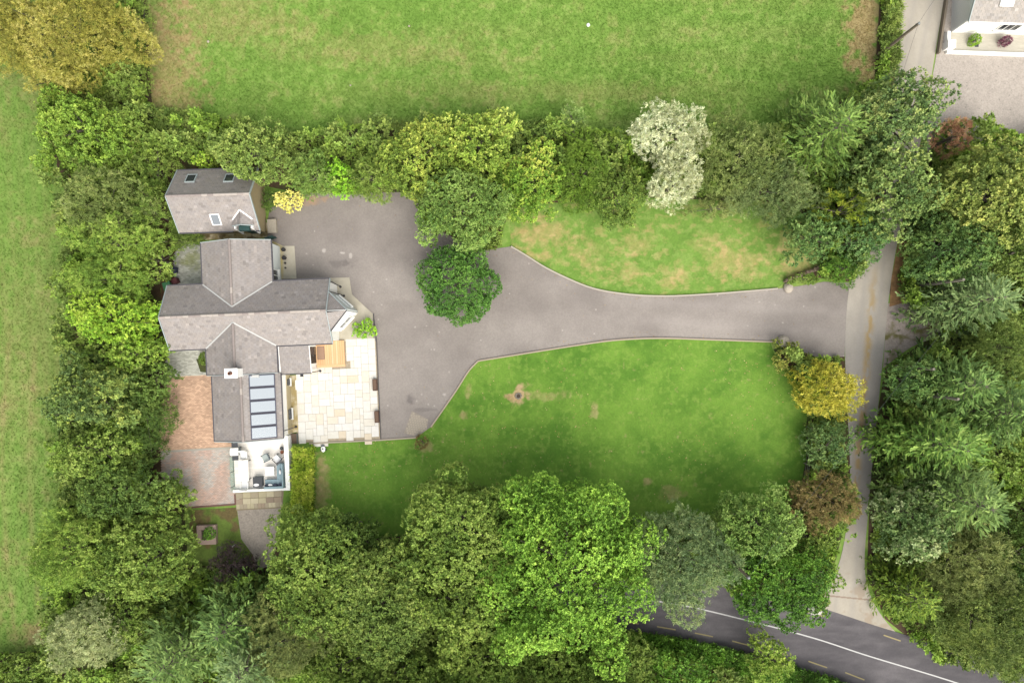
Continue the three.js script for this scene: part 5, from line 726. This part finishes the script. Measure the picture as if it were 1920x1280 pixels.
tree('broadleaf_tree', 'blue green tree below the stony track', 1708, 714, 52, 52, 6, 'broad', 'blue', { size: 0.42, cols: [[62, 92, 46], [88, 118, 60], [122, 146, 86]] });
fir('dark conifer east of the golden shrub', 1800, 720, 86, 74, 9.5, 'conifer', { size: 0.8 });
fir('green conifer at the east frame edge', 1888, 772, 78, 80, 10, 'conifer', { size: 0.8 });
fir('long armed conifer opposite the copper bush', 1762, 832, 108, 66, 11, 'conifer', { size: 0.9, cols: [[70, 104, 38], [104, 140, 56], [146, 172, 90]] });
fir('pale green conifer, the largest east of the lane', 1800, 934, 118, 96, 12.5, 'conLight', { size: 0.85, dens: 1.1 });
tree('whitebeam', 'grey white flecked broadleaf tree over the lane', 1704, 968, 72, 80, 8.5, 'broad', 'blue', { size: 0.42, cols: [[72, 98, 52], [110, 132, 82], [170, 178, 142]] });
fir('yellow green conifer at the junction corner', 1712, 1118, 54, 56, 6.5, 'conGold', { size: 0.6, cols: [[80, 106, 30], [112, 140, 42], [144, 162, 62]] });
tree('willow', 'grey olive willow east of the junction', 1800, 1056, 84, 72, 8.5, 'fine', 'willow', { size: 0.38 });
tree('willow', 'large dull olive willow beside the road', 1838, 1160, 92, 78, 9, 'fine', 'willow', { size: 0.38, cols: [[78, 96, 46], [104, 120, 60], [130, 142, 76]] });
tree('understorey_tree', 'dark olive tree at the lower east frame edge', 1906, 1050, 46, 100, 7, 'broad', 'dark', { size: 0.4 });
tree('understorey_tree', 'olive shrub at the bottom east corner', 1896, 1240, 54, 40, 5, 'fine', 'olive', { size: 0.36 });
// garden plants
tree('patio_shrub', 'bright green rounded shrub at the patio corner', 682, 617, 24, 20, 1.2, 'broad', 'lime', { cat: 'shrub', low: 0, size: 0.19, cols: [[104, 150, 22], [136, 184, 34], [176, 206, 74]] });
tree('planter_plant', 'green plant growing in the square stone planter', 391, 1000, 10, 10, 0.95, 'broad', 'ivy', { cat: 'plant', low: 0.2, size: 0.16 });
tree('courtyard_plant', 'small plant in the soil bed of the pale yard', 381, 672, 7, 12, 0.7, 'broad', 'mid', { cat: 'plant', low: 0, size: 0.14 });
tree('potted_plant', 'round green plant before the white neighbouring house', 1830, 74, 8, 8, 1.0, 'broad', 'lime', { cat: 'plant', low: 0.1, size: 0.13 });
tree('potted_plant', 'purple flowering plant before the white neighbouring house', 1886, 77, 9, 6, 0.9, 'fine', 'purple', { cat: 'plant', low: 0.1, size: 0.13, cols: [[70, 40, 60], [104, 60, 84], [170, 90, 140]] });
tree('withered_shrub', 'withered brown shrub at the drive corner kerb', 790, 829, 11, 12, 0.8, 'blade', 'brown', { cat: 'shrub', low: 0, size: 0.25, mat: drywMat });
tag(sheet('soil_bed', [[368, 673], [388, 672], [389, 698], [376, 697]], 0.075, 0.03, soilFn, 1), 'wedge shaped soil bed in the pale yard', 'soil');
tag(sheet('soil_bed', [[302, 530], [326, 545], [345, 545], [346, 600], [300, 600]], 0.02, 0.05, (px, py) => A(120, 92, 68).map(v => v * (0.7 + 0.6 * fbm(px / 5, py / 5, 3))), 1), 'brown bare soil by the west gable', 'soil');
// dead standing trunks among the conifers
for (const [px, py, h, l] of [[1752, 692, 5.2, 'pale dead trunk above the blue green tree'], [1798, 748, 6.2, 'pale dead trunk inside the dark conifers'], [1808, 524, 6, 'pale dead trunk above the silvery conifer'], [1842, 494, 6, 'pale dead trunk in the olive tree edge']]) { const k = 1 - h / CAM, g = thing('dead_trunk', l, 'trunk', [(px - 960) * S * k, 0, (py - 640) * S * k], 0, 'dead trunks east of the lane'); part('trunk', limb(V(0, 0, 0), V(0, h, 0), 0.17, 0.1, 9), M.barkPale, g); part('branch_stub', limb(V(0, h * 0.8, 0), V(0.5, h * 0.86, 0.2), 0.05, 0.02, 5), M.barkPale, g); part('branch_stub', limb(V(0, h * 0.65, 0), V(-0.4, h * 0.7, -0.3), 0.05, 0.02, 5), M.barkPale, g); }
// ground cover
function scatter(name, label, cat, n, seed, place, geo, mat) { const r = rng(seed), list = []; let guard = 0; while (list.length < n && guard++ < n * 8) { const q = place(r); if (q) list.push(q); } const g = instanced(name, geo, list, scene, mat); g.name = numbered(name); tag(g, label, cat, null, 'stuff'); return g; }
const laneAt = (e, py) => { let b = e[0]; for (const p of e) if (Math.abs(p[1] - py) < Math.abs(b[1] - py)) b = p; return b[0]; }, onLane = (px, py) => py < 1180 && px > laneAt(laneL, py) - 14 && px < laneAt(laneR, py) + 12;
const inBelts = (px, py) => belts.some(b => inPoly(px, py, b));
const ug = [palette(K.bright), palette(K.mid), palette(K.olive)];
scatter('undergrowth', 'tangled low undergrowth beneath the hedgerow trees', 'undergrowth', 60000, 701, r => { const px = -60 + r() * 2040, py = -40 + r() * 1360; if (!inBelts(px, py) || inPoly(px, py, lawnPoly) || inPoly(px, py, midPoly) || inPoly(px, py, drivePoly)) return null; if (px > 300 && px < 545 && py > 305 && py < 1060) return null; if (onLane(px, py)) return null; if (py > 1085 && px > 1000 && px < 1700 && Math.abs(py - (1125 + Math.max(0, px - 1221) * 0.26)) < 75) return null; const [x, z] = G(px, py), y = 0.05 + 3.2 * Math.sqrt(r()) * sstep(0.3, 0.7, fbm(px / 40, py / 40, 3)); return [V(x, y, z), orient(V((r() - 0.5), 1, (r() - 0.5)).normalize(), r), 0.2 + 0.24 * r(), leafColour(ug[(fbm(px / 60, py / 60, 2) * 5 | 0) % 3], r, 0)]; }, TUFT.broad, leafMat);
scatter('grass', 'rough meadow grass of the north and west fields', 'grass', 110000, 702, r => { const px = r() < 0.7 ? 255 + r() * 1430 : -40 + r() * 300, py = px > 255 ? -20 + r() * 290 : 90 + r() * 1200; if (inBelts(px, py) && r() < 0.8) return null; if (px > 1640) return null; const c = fieldColour(px, py), k = 1.25 + 0.4 * r(), [x, z] = G(px, py); return [V(x, 0.0, z), orient(V((r() - 0.5) * 0.8, 1, (r() - 0.5) * 0.8).normalize(), r), 0.05 + 0.06 * r(), [c[0] * k, c[1] * k, c[2] * k]]; }, TUFT.grass, drywMat);
scatter('fallen_leaves', 'scattered fallen leaves on the lawn', 'leaves', 420, 703, r => { const px = 590 + r() * 900, py = 640 + r() * 330; if (!inPoly(px, py, lawnPoly) || fbm(px / 70, py / 70, 2) + (px < 1150 ? 0.12 : 0) < 0.5) return null; const [x, z] = G(px, py); return [V(x, 0.03, z), orient(V((r() - 0.5) * 0.5, 1, (r() - 0.5) * 0.5).normalize(), r), 0.07 + 0.07 * r(), mix(A(190, 150, 90), A(226, 208, 150), r())]; }, TUFT.litter, drywMat);
scatter('fallen_leaves', 'dry leaves blown along the drive edges', 'leaves', 300, 704, r => { const px = 500 + r() * 1080, py = 362 + r() * 460; if (!inPoly(px, py, drivePoly) || (inPoly(px, py - 14, drivePoly) && inPoly(px, py + 14, drivePoly) && r() < 0.93)) return null; if (px < 720 && py > 440) return null; const [x, z] = G(px, py); return [V(x, 0.035, z), orient(V((r() - 0.5) * 0.5, 1, (r() - 0.5) * 0.5).normalize(), r), 0.06 + 0.06 * r(), mix(A(150, 116, 70), A(206, 180, 120), r())]; }, TUFT.litter, drywMat);
console.log('tufts', tuftTotal);
renderer.render(scene, camera);
